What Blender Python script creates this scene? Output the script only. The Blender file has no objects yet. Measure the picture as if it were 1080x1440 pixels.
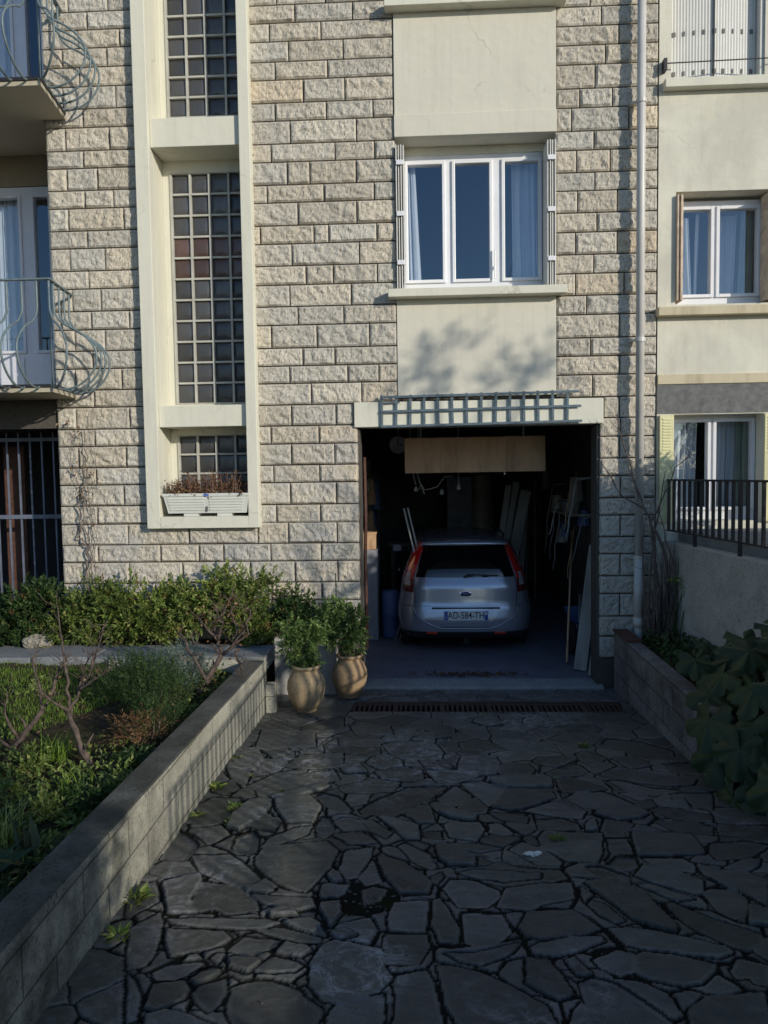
SKY_STRENGTH = .15; SUN_STRENGTH = 3.3; EXPOSURE = 0.0; TREES = True; HY0 = -10.0; HY1 = -8.75
import bpy, bmesh, math, random
import numpy as np
from mathutils import Vector, Matrix, noise
R = math.radians
sc = bpy.context.scene
COL = sc.collection
rng = random.Random(7)
nr = np.random.default_rng(11)

# ------------------------------------------------------------------ node helpers
def new_mat(name):
    m = bpy.data.materials.new(name); m.use_nodes = True
    nt = m.node_tree
    return m, nt, nt.nodes['Principled BSDF']
def nd(nt, typ, **kw):
    n = nt.nodes.new(typ)
    for k, v in kw.items():
        if k in n.inputs.keys(): n.inputs[k].default_value = v
        else: setattr(n, k, v)
    return n
def coords(nt, scale=(1, 1, 1), rot=(0, 0, 0)):
    g = nt.nodes.new('ShaderNodeNewGeometry'); mp = nt.nodes.new('ShaderNodeMapping')
    mp.inputs['Scale'].default_value = scale; mp.inputs['Rotation'].default_value = rot
    nt.links.new(g.outputs['Position'], mp.inputs['Vector'])
    return mp.outputs[0]
def ntex(nt, vec, scale, detail=6, rough=.6, dist=0.0):
    n = nt.nodes.new('ShaderNodeTexNoise'); n.inputs['Scale'].default_value = scale
    n.inputs['Detail'].default_value = detail; n.inputs['Roughness'].default_value = rough
    n.inputs['Distortion'].default_value = dist
    nt.links.new(vec, n.inputs['Vector']); return n.outputs['Fac']
def ramp(nt, fac, stops):
    r = nt.nodes.new('ShaderNodeValToRGB'); e = r.color_ramp.elements
    while len(e) < len(stops): e.new(.5)
    for i, (p, c) in enumerate(stops):
        e[i].position = p; e[i].color = (c[0], c[1], c[2], 1) if hasattr(c, '__len__') else (c, c, c, 1)
    nt.links.new(fac, r.inputs[0]); return r.outputs[0]
def mixc(nt, fac, a, b, mode='MIX'):
    m = nt.nodes.new('ShaderNodeMix'); m.data_type = 'RGBA'; m.blend_type = mode
    for sock, v in ((m.inputs['Factor'], fac), (m.inputs[6], a), (m.inputs[7], b)):
        if hasattr(v, 'links'): nt.links.new(v, sock)
        elif hasattr(v, '__len__'): sock.default_value = (v[0], v[1], v[2], 1)
        else: sock.default_value = v if sock == m.inputs['Factor'] else (v, v, v, 1)
    return m.outputs[2]
def bump(nt, b, h, strength=.5, dist=.01, prev=None):
    n = nt.nodes.new('ShaderNodeBump'); n.inputs['Strength'].default_value = strength
    n.inputs['Distance'].default_value = dist
    nt.links.new(h, n.inputs['Height'])
    if prev is not None: nt.links.new(prev, n.inputs['Normal'])
    nt.links.new(n.outputs[0], b.inputs['Normal']); return n.outputs[0]
def plain(name, c, rough=.6, metal=0., var=.15, scale=6., bmp=.0, bscale=60, spec=None, coat=0):
    m, nt, b = new_mat(name)
    v = coords(nt)
    f = ntex(nt, v, scale)
    lo = tuple(x * (1 - var) for x in c); hi = tuple(min(1, x * (1 + var)) for x in c)
    nt.links.new(ramp(nt, f, [(.3, lo), (.7, hi)]), b.inputs['Base Color'])
    b.inputs['Roughness'].default_value = rough; b.inputs['Metallic'].default_value = metal
    if spec is not None: b.inputs['Specular IOR Level'].default_value = spec
    if coat: b.inputs['Coat Weight'].default_value = coat
    if bmp: bump(nt, b, ntex(nt, v, bscale, 4), bmp, .003)
    return m
def attr(nt, name):
    a = nt.nodes.new('ShaderNodeAttribute'); a.attribute_name = name; return a
M = {}
# split faced concrete stone
def m_stone():
    m, nt, b = new_mat('split_stone'); v = coords(nt)
    a = attr(nt, 'tone')
    c = mixc(nt, ntex(nt, v, 9, 8, .7), (.49, .445, .365), (.675, .62, .525))
    c = mixc(nt, 1.0, c, a.outputs['Color'], 'MULTIPLY')
    g = ramp(nt, ntex(nt, v, 1.7, 5, .65), [(.45, 0), (.62, 1)])
    sx = nt.nodes.new('ShaderNodeSeparateXYZ'); gg = nt.nodes.new('ShaderNodeNewGeometry')
    nt.links.new(gg.outputs['Position'], sx.inputs[0])
    mr = nd(nt, 'ShaderNodeMapRange'); nt.links.new(sx.outputs[2], mr.inputs[0])
    mr.inputs[1].default_value = 3.6; mr.inputs[2].default_value = 2.0; mr.inputs[3].default_value = .10; mr.inputs[4].default_value = .50
    ml = nd(nt, 'ShaderNodeMath', operation='MULTIPLY'); nt.links.new(g, ml.inputs[0]); nt.links.new(mr.outputs[0], ml.inputs[1])
    c = mixc(nt, ml.outputs[0], c, (.45, .44, .44))  # grey lichen blotches lower down, also standing in for soft tree shadows
    pits = ramp(nt, ntex(nt, coords(nt, (1, 1, .55), (0, .5, 0)), 60, 4, .65), [(.34, .45), (.46, 1)])
    c = mixc(nt, 1.0, c, pits, 'MULTIPLY')
    nt.links.new(c, b.inputs['Base Color']); b.inputs['Roughness'].default_value = .93
    b.inputs['Specular IOR Level'].default_value = .2
    p = bump(nt, b, ntex(nt, coords(nt, (1, 1, .6), (0, .45, 0)), 38, 7, .68, .8), .85, .018)
    bump(nt, b, ntex(nt, v, 150, 4, .7), .6, .004, p)
    return m
M['stone'] = m_stone()
M['mortar'] = plain('mortar', (.085, .076, .066), .95, var=.25, scale=30, bmp=.5)
def m_plaster(name, c, stain=(.42, .38, .30), amt=.35, dirt=0.0):
    m, nt, b = new_mat(name); v = coords(nt)
    lo = tuple(x * .93 for x in c)
    k = mixc(nt, ntex(nt, v, 2.2, 6, .6), lo, c)
    vs = coords(nt, (3.2, 3.2, .5))
    s = ramp(nt, ntex(nt, vs, 1.6, 7, .65), [(.52, 0), (.75, amt)])
    k = mixc(nt, s, k, stain)
    if dirt:
        d = ramp(nt, ntex(nt, v, 1.1, 8, .6, .4), [(.40, dirt), (.60, 0)])
        k = mixc(nt, d, k, (.36, .34, .30))
        p = ramp(nt, ntex(nt, v, 2.6, 3, .5, .3), [(.63, 0), (.655, .55)])
        k = mixc(nt, p, k, (.66, .64, .50))
    st = ramp(nt, ntex(nt, coords(nt, (14, 14, .45)), 1.0, 6, .7), [(.50, 0), (.80, .30)]); k = mixc(nt, st, k, tuple(x * .62 for x in c))
    cr = nt.nodes.new('ShaderNodeTexVoronoi'); cr.feature = 'DISTANCE_TO_EDGE'; cr.inputs['Scale'].default_value = 1.1
    cn = nt.nodes.new('ShaderNodeTexNoise'); cn.inputs['Scale'].default_value = 3; cn.inputs['Detail'].default_value = 8; nt.links.new(v, cn.inputs['Vector']); nt.links.new(mixc(nt, .35, v, cn.outputs['Color']), cr.inputs['Vector'])
    ck_ = ramp(nt, cr.outputs['Distance'], [(0, .45), (.006, 0)]); ck_ = mixc(nt, 1.0, ck_, ramp(nt, ntex(nt, v, 1.3, 3), [(.50, 0), (.60, 1)]), 'MULTIPLY'); k = mixc(nt, ck_, k, tuple(x * .4 for x in c))
    nt.links.new(k, b.inputs['Base Color']); b.inputs['Roughness'].default_value = .9
    b.inputs['Specular IOR Level'].default_value = .25
    p = bump(nt, b, ntex(nt, v, 5, 5, .5), .4, .02)
    bump(nt, b, ntex(nt, v, 160, 3, .6), .35, .003, p)
    return m
M['plaster'] = m_plaster('cream_plaster', (.69, .655, .55), amt=.18)
M['trim'] = m_plaster('pale_cream_trim', (.72, .70, .585), amt=.22)
M['nplaster'] = m_plaster('weathered_plaster', (.74, .71, .59), (.42, .385, .31), .45, .35)
M['sill'] = m_plaster('sill_paint', (.62, .54, .38), (.25, .20, .14), .6)
M['darkrender'] = plain('grey_roughcast', (.16, .16, .155), .95, var=.3, scale=14, bmp=1., bscale=90)
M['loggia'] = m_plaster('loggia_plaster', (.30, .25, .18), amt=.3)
M['balc'] = m_plaster('balcony_concrete', (.50, .45, .34), amt=.3)
def m_concrete(name, c, stain=(.10, .11, .08), amt=.8, brick=None, moss_shade=None):
    m, nt, b = new_mat(name); v = coords(nt)
    k = mixc(nt, ntex(nt, v, 7, 8, .7), tuple(x * .68 for x in c), tuple(min(1, x * 1.2) for x in c))
    s = ramp(nt, ntex(nt, v, 2.3, 8, .68, .3), [(.42, 0), (.68, amt)])
    if moss_shade is not None:
        gp = nt.nodes.new('ShaderNodeNewGeometry'); sy = nt.nodes.new('ShaderNodeSeparateXYZ'); nt.links.new(gp.outputs['Position'], sy.inputs[0])
        mr = nd(nt, 'ShaderNodeMapRange'); nt.links.new(sy.outputs[1], mr.inputs[0]); mr.inputs[1].default_value = moss_shade; mr.inputs[2].default_value = moss_shade - 2.6; mr.inputs[3].default_value = .25; mr.inputs[4].default_value = 1.0  # moss thickens toward the near end, carrying that end's shade in the colour
        s = mixc(nt, 1.0, s, mr.outputs[0], 'MULTIPLY')
        ms = ramp(nt, ntex(nt, v, 4.0, 8, .7), [(.30, 0), (.60, .85)]); mm = mixc(nt, 1.0, ms, mr.outputs[0], 'MULTIPLY')
        k = mixc(nt, mm, k, tuple(x * 1.3 for x in stain))
    k = mixc(nt, s, k, stain)
    sp = ramp(nt, ntex(nt, v, 60, 3, .6), [(.33, .5), (.45, 1)])
    k = mixc(nt, 1.0, k, sp, 'MULTIPLY')
    p = bump(nt, b, ntex(nt, v, 25, 8, .7), .6, .01)
    if brick:
        g = nt.nodes.new('ShaderNodeNewGeometry'); sx = nt.nodes.new('ShaderNodeSeparateXYZ')
        cx = nt.nodes.new('ShaderNodeCombineXYZ'); nt.links.new(g.outputs['Position'], sx.inputs[0])
        nt.links.new(sx.outputs[1], cx.inputs[0]); nt.links.new(sx.outputs[2], cx.inputs[1])
        bt = nt.nodes.new('ShaderNodeTexBrick'); nt.links.new(cx.outputs[0], bt.inputs[0])
        bt.inputs['Scale'].default_value = 1; bt.inputs['Brick Width'].default_value = brick[0]; bt.inputs['Row Height'].default_value = brick[1]
        bt.inputs['Mortar Size'].default_value = .006; bt.inputs['Mortar Smooth'].default_value = .3
        bt.inputs['Color1'].default_value = bt.inputs['Color2'].default_value = (1, 1, 1, 1); bt.inputs['Mortar'].default_value = (.35, .35, .33, 1)
        k = mixc(nt, .8, k, bt.outputs[0], 'MULTIPLY')
        ri = nd(nt, 'ShaderNodeMath', operation='SUBTRACT'); ri.inputs[0].default_value = 1; nt.links.new(bt.outputs['Fac'], ri.inputs[1])
        p = bump(nt, b, ri.outputs[0], .7, .012, p)
    bump(nt, b, ntex(nt, v, 150, 3, .6), .5, .004, p)
    nt.links.new(k, b.inputs['Base Color']); b.inputs['Roughness'].default_value = .95
    b.inputs['Specular IOR Level'].default_value = .2
    return m
M['gwall'] = m_concrete('garden_wall_concrete', (.54, .52, .43), (.06, .062, .048), .9, (.50, .20), -2.6)
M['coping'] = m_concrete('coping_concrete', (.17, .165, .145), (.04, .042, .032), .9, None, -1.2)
M['planter'] = m_concrete('planter_block', (.24, .225, .22), (.06, .056, .05), .9, (.42, .19))
M['plinth'] = m_concrete('plinth_concrete', (.50, .49, .47), (.30, .29, .27), .5)
M['nwall'] = m_concrete('boundary_wall_render', (.46, .44, .40), (.20, .19, .16), .45)
M['white'] = plain('white_window_frame', (.78, .78, .80), .35, var=.04)
M['lilac'] = plain('white_pvc', (.70, .70, .76), .4, var=.04)
M['shut'] = plain('shutter_paint', (.72, .70, .60), .5, var=.06)
M['shutnb'] = plain('aged_shutter', (.60, .48, .36), .7, var=.3, scale=12)
M['shutyel'] = plain('pale_yellow_shutter', (.74, .70, .40), .5, var=.06)
M['shutgrey'] = plain('grey_shutter', (.62, .61, .57), .55, var=.05)
M['hole'] = plain('dark_slot', (.16, .15, .14), .8)
M['teal'] = plain('grey_blue_paint', (.14, .185, .195), .45, var=.25, scale=20)
M['tealwood'] = plain('grey_blue_wood', (.095, .135, .165), .65, var=.3, scale=25, bmp=.3)
M['blackiron'] = plain('dark_iron', (.035, .033, .035), .5, metal=.3, var=.3, scale=30)
M['grillebar'] = plain('grille_iron', (.16, .18, .24), .45, metal=.2, var=.3)
M['pipe'] = plain('grey_plastic_pipe', (.55, .53, .50), .4, var=.10, scale=5)
M['room'] = plain('dark_room', (.035, .035, .04), .9)
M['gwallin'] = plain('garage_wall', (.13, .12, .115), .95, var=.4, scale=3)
M['curtain'] = plain('net_curtain', (.50, .54, .60), .9, var=.05)
M['greencurtain'] = plain('grey_green_curtain', (.20, .24, .20), .9)
def m_pane(name, tint=(.74, .86, 1.0), ior=2.25, tr=(.95, .97, .98)):
    m, nt, b = new_mat(name); nt.nodes.remove(b)
    out = nt.nodes['Material Output']
    t = nt.nodes.new('ShaderNodeBsdfTransparent'); t.inputs[0].default_value = (*tr, 1)
    g = nt.nodes.new('ShaderNodeBsdfGlossy'); g.inputs[0].default_value = (*tint, 1); g.inputs['Roughness'].default_value = .01
    f = nt.nodes.new('ShaderNodeFresnel'); f.inputs[0].default_value = ior
    mx = nt.nodes.new('ShaderNodeMixShader'); v = coords(nt)
    bp = nt.nodes.new('ShaderNodeBump'); bp.inputs['Strength'].default_value = .05; bp.inputs['Distance'].default_value = .02
    nt.links.new(ntex(nt, v, 1.5, 2), bp.inputs['Height']); nt.links.new(bp.outputs[0], g.inputs['Normal'])
    gb = nt.nodes.new('ShaderNodeNewGeometry'); ib = nd(nt, 'ShaderNodeMath', operation='SUBTRACT'); ib.inputs[0].default_value = 1; nt.links.new(gb.outputs['Backfacing'], ib.inputs[1])
    mb_ = nd(nt, 'ShaderNodeMath', operation='MULTIPLY'); nt.links.new(f.outputs[0], mb_.inputs[0]); nt.links.new(ib.outputs[0], mb_.inputs[1])
    nt.links.new(mb_.outputs[0], mx.inputs[0]); nt.links.new(t.outputs[0], mx.inputs[1]); nt.links.new(g.outputs[0], mx.inputs[2])
    nt.links.new(mx.outputs[0], out.inputs[0]); return m
M['pane'] = m_pane('window_glass')
def m_gblock(name, c):
    m, nt, b = new_mat(name); v = coords(nt)
    g_ = nt.nodes.new('ShaderNodeNewGeometry'); nt.links.new(ramp(nt, g_.outputs['Random Per Island'], [(0, tuple(x * .45 for x in c)), (1, tuple(x * 1.25 for x in c))]), b.inputs['Base Color'])
    b.inputs['Roughness'].default_value = .24; b.inputs['IOR'].default_value = 1.55
    w = nt.nodes.new('ShaderNodeTexWave'); w.inputs['Scale'].default_value = 22; w.bands_direction = 'X'
    nt.links.new(v, w.inputs[0]); bump(nt, b, w.outputs['Fac'], .25, .004)
    return m
M['gblock'] = m_gblock('ribbed_glass_block', (.085, .084, .086))
M['gblockred'] = m_gblock('ribbed_glass_block_reddish', (.14, .085, .072))
M['joint'] = plain('glass_block_joint', (.46, .45, .40), .8, var=.15)
def m_slate():
    m, nt, b = new_mat('slate_paving'); v = coords(nt); a = attr(nt, 'tone')
    sr = nt.nodes.new('ShaderNodeSeparateColor'); nt.links.new(a.outputs['Color'], sr.inputs[0])
    vs = coords(nt, (1, 1.8, 1), (0, 0, .5))
    base = mixc(nt, ramp(nt, ntex(nt, vs, 6, 12, .8, .7), [(.3, 0), (.7, 1)]), (.060, .063, .066), (.158, .163, .170))
    base = mixc(nt, 1.0, base, mixc(nt, sr.outputs[0], (.50, .51, .47), (1.9, 1.85, 1.75)), 'MULTIPLY')
    tint = ramp(nt, ntex(nt, v, .8, 3), [(.40, (1.0, 1.02, .90)), (.60, (1.02, .99, 1.0))])
    base = mixc(nt, 1.0, base, tint, 'MULTIPLY')
    # limescale bloom (green channel holds where mortar repairs are)
    li = ramp(nt, ntex(nt, v, 6, 12, .85, 1.6), [(.50, 0), (.62, 1)])
    lm = nd(nt, 'ShaderNodeMath', operation='MULTIPLY'); nt.links.new(li, lm.inputs[0]); nt.links.new(sr.outputs[1], lm.inputs[1])
    base = mixc(nt, lm.outputs[0], base, (.40, .41, .43))
    vn = nt.nodes.new('ShaderNodeTexVoronoi'); vn.feature = 'DISTANCE_TO_EDGE'; vn.inputs['Scale'].default_value = 5.5
    wn_ = nt.nodes.new('ShaderNodeTexNoise'); wn_.inputs['Scale'].default_value = 7; wn_.inputs['Detail'].default_value = 6; nt.links.new(v, wn_.inputs['Vector'])
    wv = mixc(nt, .22, v, wn_.outputs['Color']); nt.links.new(wv, vn.inputs['Vector'])
    vein = ramp(nt, vn.outputs['Distance'], [(0, 1), (.035, 0)]); vm = mixc(nt, 1.0, vein, sr.outputs[1], 'MULTIPLY'); vm = mixc(nt, 1.0, vm, ramp(nt, ntex(nt, v, 2.2, 4), [(.42, 0), (.58, .8)]), 'MULTIPLY')
    base = mixc(nt, vm, base, (.42, .43, .45))
    soil = mixc(nt, ntex(nt, v, 30, 8, .7), (.006, .006, .0055), (.034, .032, .027))
    moss_shade = ramp(nt, ntex(nt, v, 3.3, 5, .6), [(.58, 0), (.70, .5)])
    soil = mixc(nt, moss_shade, soil, (.026, .034, .009))
    c = mixc(nt, sr.outputs[2], soil, base)
    # chipped light rims
    nt.links.new(c, b.inputs['Base Color'])
    rr = ramp(nt, ntex(nt, v, 3, 5, .6), [(.35, .27), (.7, .52)])
    nt.links.new(mixc(nt, sr.outputs[2], (1, 1, 1), rr), b.inputs['Roughness']); spm = nd(nt, 'ShaderNodeMath', operation='MULTIPLY'); nt.links.new(sr.outputs[2], spm.inputs[0]); spm.inputs[1].default_value = .45; nt.links.new(spm.outputs[0], b.inputs['Specular IOR Level'])
    p = bump(nt, b, ntex(nt, vs, 11, 12, .78, .9), .85, .022)
    bump(nt, b, ntex(nt, v, 120, 5, .7), .5, .004, p)
    return m
M['slate'] = m_slate()
def m_soil(name, a_, b_, g=(.04, .06, .015), ga=.6):
    m, nt, b = new_mat(name); v = coords(nt)
    k = mixc(nt, ntex(nt, v, 18, 10, .75), a_, b_)
    k = mixc(nt, ramp(nt, ntex(nt, v, 2, 6, .65), [(.45, 0), (.62, ga)]), k, g)
    nt.links.new(k, b.inputs['Base Color']); b.inputs['Roughness'].default_value = .98; b.inputs['Specular IOR Level'].default_value = .1
    bump(nt, b, ntex(nt, v, 22, 10, .75), 1., .03); return m
M['soil'] = m_soil('garden_soil', (.016, .013, .010), (.10, .078, .056))
M['turf'] = m_soil('turf_base', (.02, .03, .008), (.05, .07, .018))
M['ground'] = m_soil('ground', (.05, .05, .045), (.10, .10, .09))
M['asphalt'] = plain('asphalt', (.05, .05, .052), .9, var=.3, scale=30, bmp=.5)
M['flag'] = m_concrete('path_slab', (.26, .27, .28), (.12, .13, .12), .5)
def m_leaf(name, c1, c2, c3=None, rough=.5, trans=.25):
    m, nt, b = new_mat(name)
    g = nt.nodes.new('ShaderNodeNewGeometry')
    st = [(0, c1), (1, c2)] if c3 is None else [(0, c1), (.82, c2), (1, c3)]
    r = ramp(nt, g.outputs['Random Per Island'], st)
    v = coords(nt); k = mixc(nt, 1.0, r, ramp(nt, ntex(nt, v, 5, 4), [(.3, .7), (.7, 1.2)]), 'MULTIPLY')
    nt.links.new(k, b.inputs['Base Color']); b.inputs['Roughness'].default_value = rough
    b.inputs['Specular IOR Level'].default_value = .3
    tl = nt.nodes.new('ShaderNodeBsdfTranslucent'); nt.links.new(k, tl.inputs[0])
    mx = nt.nodes.new('ShaderNodeMixShader'); mx.inputs[0].default_value = trans
    out = nt.nodes['Material Output']
    nt.links.new(b.outputs[0], mx.inputs[1]); nt.links.new(tl.outputs[0], mx.inputs[2]); nt.links.new(mx.outputs[0], out.inputs[0])
    return m
M['leafhedge'] = m_leaf('hedge_leaf', (.06, .11, .02), (.21, .27, .07), (.36, .36, .12))
M['leafyel'] = m_leaf('yellow_green_leaf', (.10, .17, .025), (.30, .36, .09), (.42, .40, .15))
M['leafdark'] = m_leaf('dark_leaf', (.018, .045, .014), (.06, .11, .03), (.12, .15, .05))
M['leafpot'] = m_leaf('euonymus_leaf', (.06, .12, .03), (.19, .28, .08), (.36, .42, .18))
M['leafsil'] = m_leaf('silver_leaf', (.10, .15, .12), (.26, .32, .27))
M['leafdry'] = m_leaf('dry_leaf', (.10, .045, .02), (.27, .15, .07), (.42, .30, .17), rough=.8)
M['leafbig'] = m_leaf('large_leaf', (.016, .032, .012), (.052, .072, .028), (.10, .11, .05), rough=.5, trans=.15)
M['grass'] = m_leaf('grass_blade', (.07, .14, .015), (.21, .32, .05))
M['bark'] = plain('bark', (.13, .10, .085), .9, var=.45, scale=35, bmp=.8)
M['rosebark'] = plain('rose_bark', (.105, .075, .062), .9, var=.6, scale=28, bmp=.8)
M['vine'] = plain('vine_bark', (.17, .14, .12), .9, var=.4, scale=40)
M['twig'] = plain('reddish_twig', (.22, .13, .10), .8, var=.3, scale=40)
M['terra'] = m_concrete('ochre_terracotta', (.50, .37, .22), (.34, .26, .17), .35)
M['terra2'] = m_concrete('brown_terracotta', (.42, .29, .17), (.26, .18, .11), .35)
M['rust'] = plain('rusty_iron', (.055, .035, .028), .85, var=.5, scale=40, bmp=.5)
M['redboard'] = plain('red_brown_board', (.10, .045, .03), .8, var=.4, scale=15)
M['plastic'] = plain('off_white_plastic', (.66, .66, .60), .5, var=.06)
M['blue'] = plain('blue_sticker', (.10, .16, .42), .5)
M['paint'] = plain('silver_paint', (.46, .49, .57), .24, metal=.6, var=.02, coat=.6)
M['blackplastic'] = plain('black_plastic', (.02, .02, .022), .55)
M['carglass'] = plain('tinted_car_glass', (.006, .006, .008), .04, spec=.8)
M['redlamp'] = plain('red_lamp', (.80, .016, .020), .12, coat=1.)
M['clearlamp'] = plain('clear_lamp', (.50, .46, .50), .15, coat=1.)
M['darkred'] = plain('dark_red_lamp', (.14, .006, .01), .15, coat=1.)
M['orange'] = plain('red_reflector', (.75, .08, .04), .25)
M['plate'] = plain('plate_white', (.80, .80, .80), .4, var=.02)
M['euro'] = plain('plate_blue', (.02, .08, .42), .4, var=.02)
M['ink'] = plain('black_ink', (.012, .012, .014), .5)
M['badgeblue'] = plain('badge_blue', (.01, .02, .10), .2, coat=1.)
M['chrome'] = plain('chrome', (.75, .75, .78), .12, metal=1., var=.02)
M['rubber'] = plain('tyre_rubber', (.018, .018, .018), .85)
M['epoxy'] = plain('garage_floor_paint', (.21, .21, .26), .45, var=.2, scale=4)
M['thresh'] = m_concrete('threshold_concrete', (.40, .40, .40), (.22, .22, .22), .5)
def m_wood(name, a_, b_):
    m, nt, b = new_mat(name); v = coords(nt, (6, 6, .6))
    k = mixc(nt, ntex(nt, v, 2.5, 8, .7, .8), a_, b_)
    s = ramp(nt, ntex(nt, coords(nt, (3, 3, .7)), 1.4, 5, .6), [(.5, 0), (.7, .55)])
    k = mixc(nt, s, k, tuple(x * .35 for x in a_))
    nt.links.new(k, b.inputs['Base Color']); b.inputs['Roughness'].default_value = .7; return m
M['wood'] = m_wood('stained_wood_board', (.50, .30, .17), (.78, .52, .32))
M['plank'] = m_wood('grey_plank', (.34, .32, .29), (.55, .52, .47))
M['lightcan'] = plain('cream_enamel', (.45, .42, .34), .5)
M['cable'] = plain('white_cable', (.55, .55, .52), .6)
M['cabinet'] = plain('grey_cabinet', (.28, .29, .33), .6)
M['bluestuff'] = plain('blue_sheet', (.10, .16, .35), .5)
M['rock'] = m_concrete('limestone_rock', (.36, .33, .27), (.18, .16, .12), .4)
M['litter'] = m_leaf('leaf_litter', (.09, .05, .03), (.22, .13, .08), rough=.9, trans=0)
M['house'] = m_plaster('far_house_plaster', (.55, .50, .42))
M['tile'] = plain('roof_tile', (.25, .10, .06), .8, var=.3, scale=10)

# ------------------------------------------------------------------ mesh helpers
class MB:
    def __init__(s): s.v = []; s.f = []; s.m = []; s.mi = 0
    def add(s, vs, fs):
        o = len(s.v); s.v += [tuple(p) for p in vs]; s.f += [tuple(i + o for i in f) for f in fs]; s.m += [s.mi] * len(fs); return s
    def box(s, x0, x1, y0, y1, z0, z1):
        return s.add([(x0, y0, z0), (x1, y0, z0), (x1, y1, z0), (x0, y1, z0), (x0, y0, z1), (x1, y0, z1), (x1, y1, z1), (x0, y1, z1)],
                     [(0, 3, 2, 1), (4, 5, 6, 7), (0, 1, 5, 4), (1, 2, 6, 5), (2, 3, 7, 6), (3, 0, 4, 7)])
    def obox(s, a, b, w, t, up=(0, 0, 1)):
        """beam from a to b, width w across, thickness t along 'up'"""
        a, b, up = Vector(a), Vector(b), Vector(up); d = (b - a).normalized(); sd = d.cross(up).normalized(); u = sd.cross(d).normalized()
        vs = [p + sd * i * w / 2 + u * j * t / 2 for p in (a, b) for i, j in ((-1, -1), (1, -1), (1, 1), (-1, 1))]
        return s.add(vs, [(3, 2, 1, 0), (4, 5, 6, 7), (0, 1, 5, 4), (1, 2, 6, 5), (2, 3, 7, 6), (3, 0, 4, 7)])
    def tube(s, pts, r, n=7, cap=True):
        pts = [Vector(p) for p in pts]; k = len(pts)
        rs = r if hasattr(r, '__len__') else [r] * k
        o = len(s.v); ref = Vector((.31, .27, .91))
        for i, p in enumerate(pts):
            d = (pts[min(i + 1, k - 1)] - pts[max(i - 1, 0)]);
            d = d.normalized() if d.length > 1e-9 else Vector((0, 0, 1))
            if abs(d.dot(ref)) > .96: ref = Vector((.9, -.3, .1))
            a = d.cross(ref).normalized(); b = d.cross(a)
            ref = b.cross(d) * -1 if False else ref
            for j in range(n):
                t = 2 * math.pi * j / n; s.v.append(tuple(p + (a * math.cos(t) + b * math.sin(t)) * rs[i]))
        for i in range(k - 1):
            for j in range(n):
                s.f.append((o + i * n + j, o + i * n + (j + 1) % n, o + (i + 1) * n + (j + 1) % n, o + (i + 1) * n + j)); s.m.append(s.mi)
        if cap:
            s.f.append(tuple(o + j for j in range(n))[::-1]); s.f.append(tuple(o + (k - 1) * n + j for j in range(n))); s.m += [s.mi] * 2
        return s
    def lathe(s, prof, c=(0, 0), n=40):
        o = len(s.v)
        for r, z in prof:
            for j in range(n):
                t = 2 * math.pi * j / n; s.v.append((c[0] + r * math.cos(t), c[1] + r * math.sin(t), z))
        for i in range(len(prof) - 1):
            for j in range(n):
                s.f.append((o + i * n + j, o + i * n + (j + 1) % n, o + (i + 1) * n + (j + 1) % n, o + (i + 1) * n + j)); s.m.append(s.mi)
        return s
    def grid(s, P):
        """P[i][j] rows of points"""
        o = len(s.v); a = len(P); b = len(P[0])
        for r in P: s.v += [tuple(p) for p in r]
        for i in range(a - 1):
            for j in range(b - 1):
                s.f.append((o + i * b + j, o + i * b + j + 1, o + (i + 1) * b + j + 1, o + (i + 1) * b + j)); s.m.append(s.mi)
        return s
def obj(name, mb, mats, parent=None, bevel=0, smooth=False, origin=None):
    me = bpy.data.meshes.new(name)
    v = np.array(mb.v, dtype=np.float64)
    if parent is None:
        if origin is None:
            lo = v.min(0); hi = v.max(0); origin = ((lo[0] + hi[0]) / 2, (lo[1] + hi[1]) / 2, lo[2])
        v = v - np.array(origin)
    me.from_pydata(v.tolist(), [], mb.f)
    mats = mats if isinstance(mats, (list, tuple)) else [mats]
    for m in mats: me.materials.append(M[m])
    if any(mb.m): me.polygons.foreach_set('material_index', mb.m)
    if smooth: me.polygons.foreach_set('use_smooth', [True] * len(me.polygons))
    me.update()
    o = bpy.data.objects.new(name, me); COL.objects.link(o)
    if parent is None: o.location = origin
    else: attach(o, parent)
    if bevel:
        b = o.modifiers.new('Bevel', 'BEVEL'); b.width = bevel; b.segments = 2; b.limit_method = 'ANGLE'
    return o
def wloc(p):
    w = Vector((0, 0, 0))
    while p is not None:
        w = w + p.location + p.matrix_parent_inverse.translation; p = p.parent
    return w
def attach(o, parent):
    o.parent = parent; o.matrix_parent_inverse = Matrix.Translation(-wloc(parent))
def tag(o, label=None, cat=None, group=None, kind=None):
    if label: o['label'] = label
    if cat: o['category'] = cat
    if group: o['group'] = group
    if kind: o['kind'] = kind
    return o
def thing(name, label, cat, loc, group=None):
    o = bpy.data.objects.new(name, None); o.empty_display_size = .1; COL.objects.link(o); o.location = loc
    return tag(o, label, cat, group)
def struct(name, mb, mats, **kw):
    return tag(obj(name, mb, mats, **kw), kind='structure')
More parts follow.
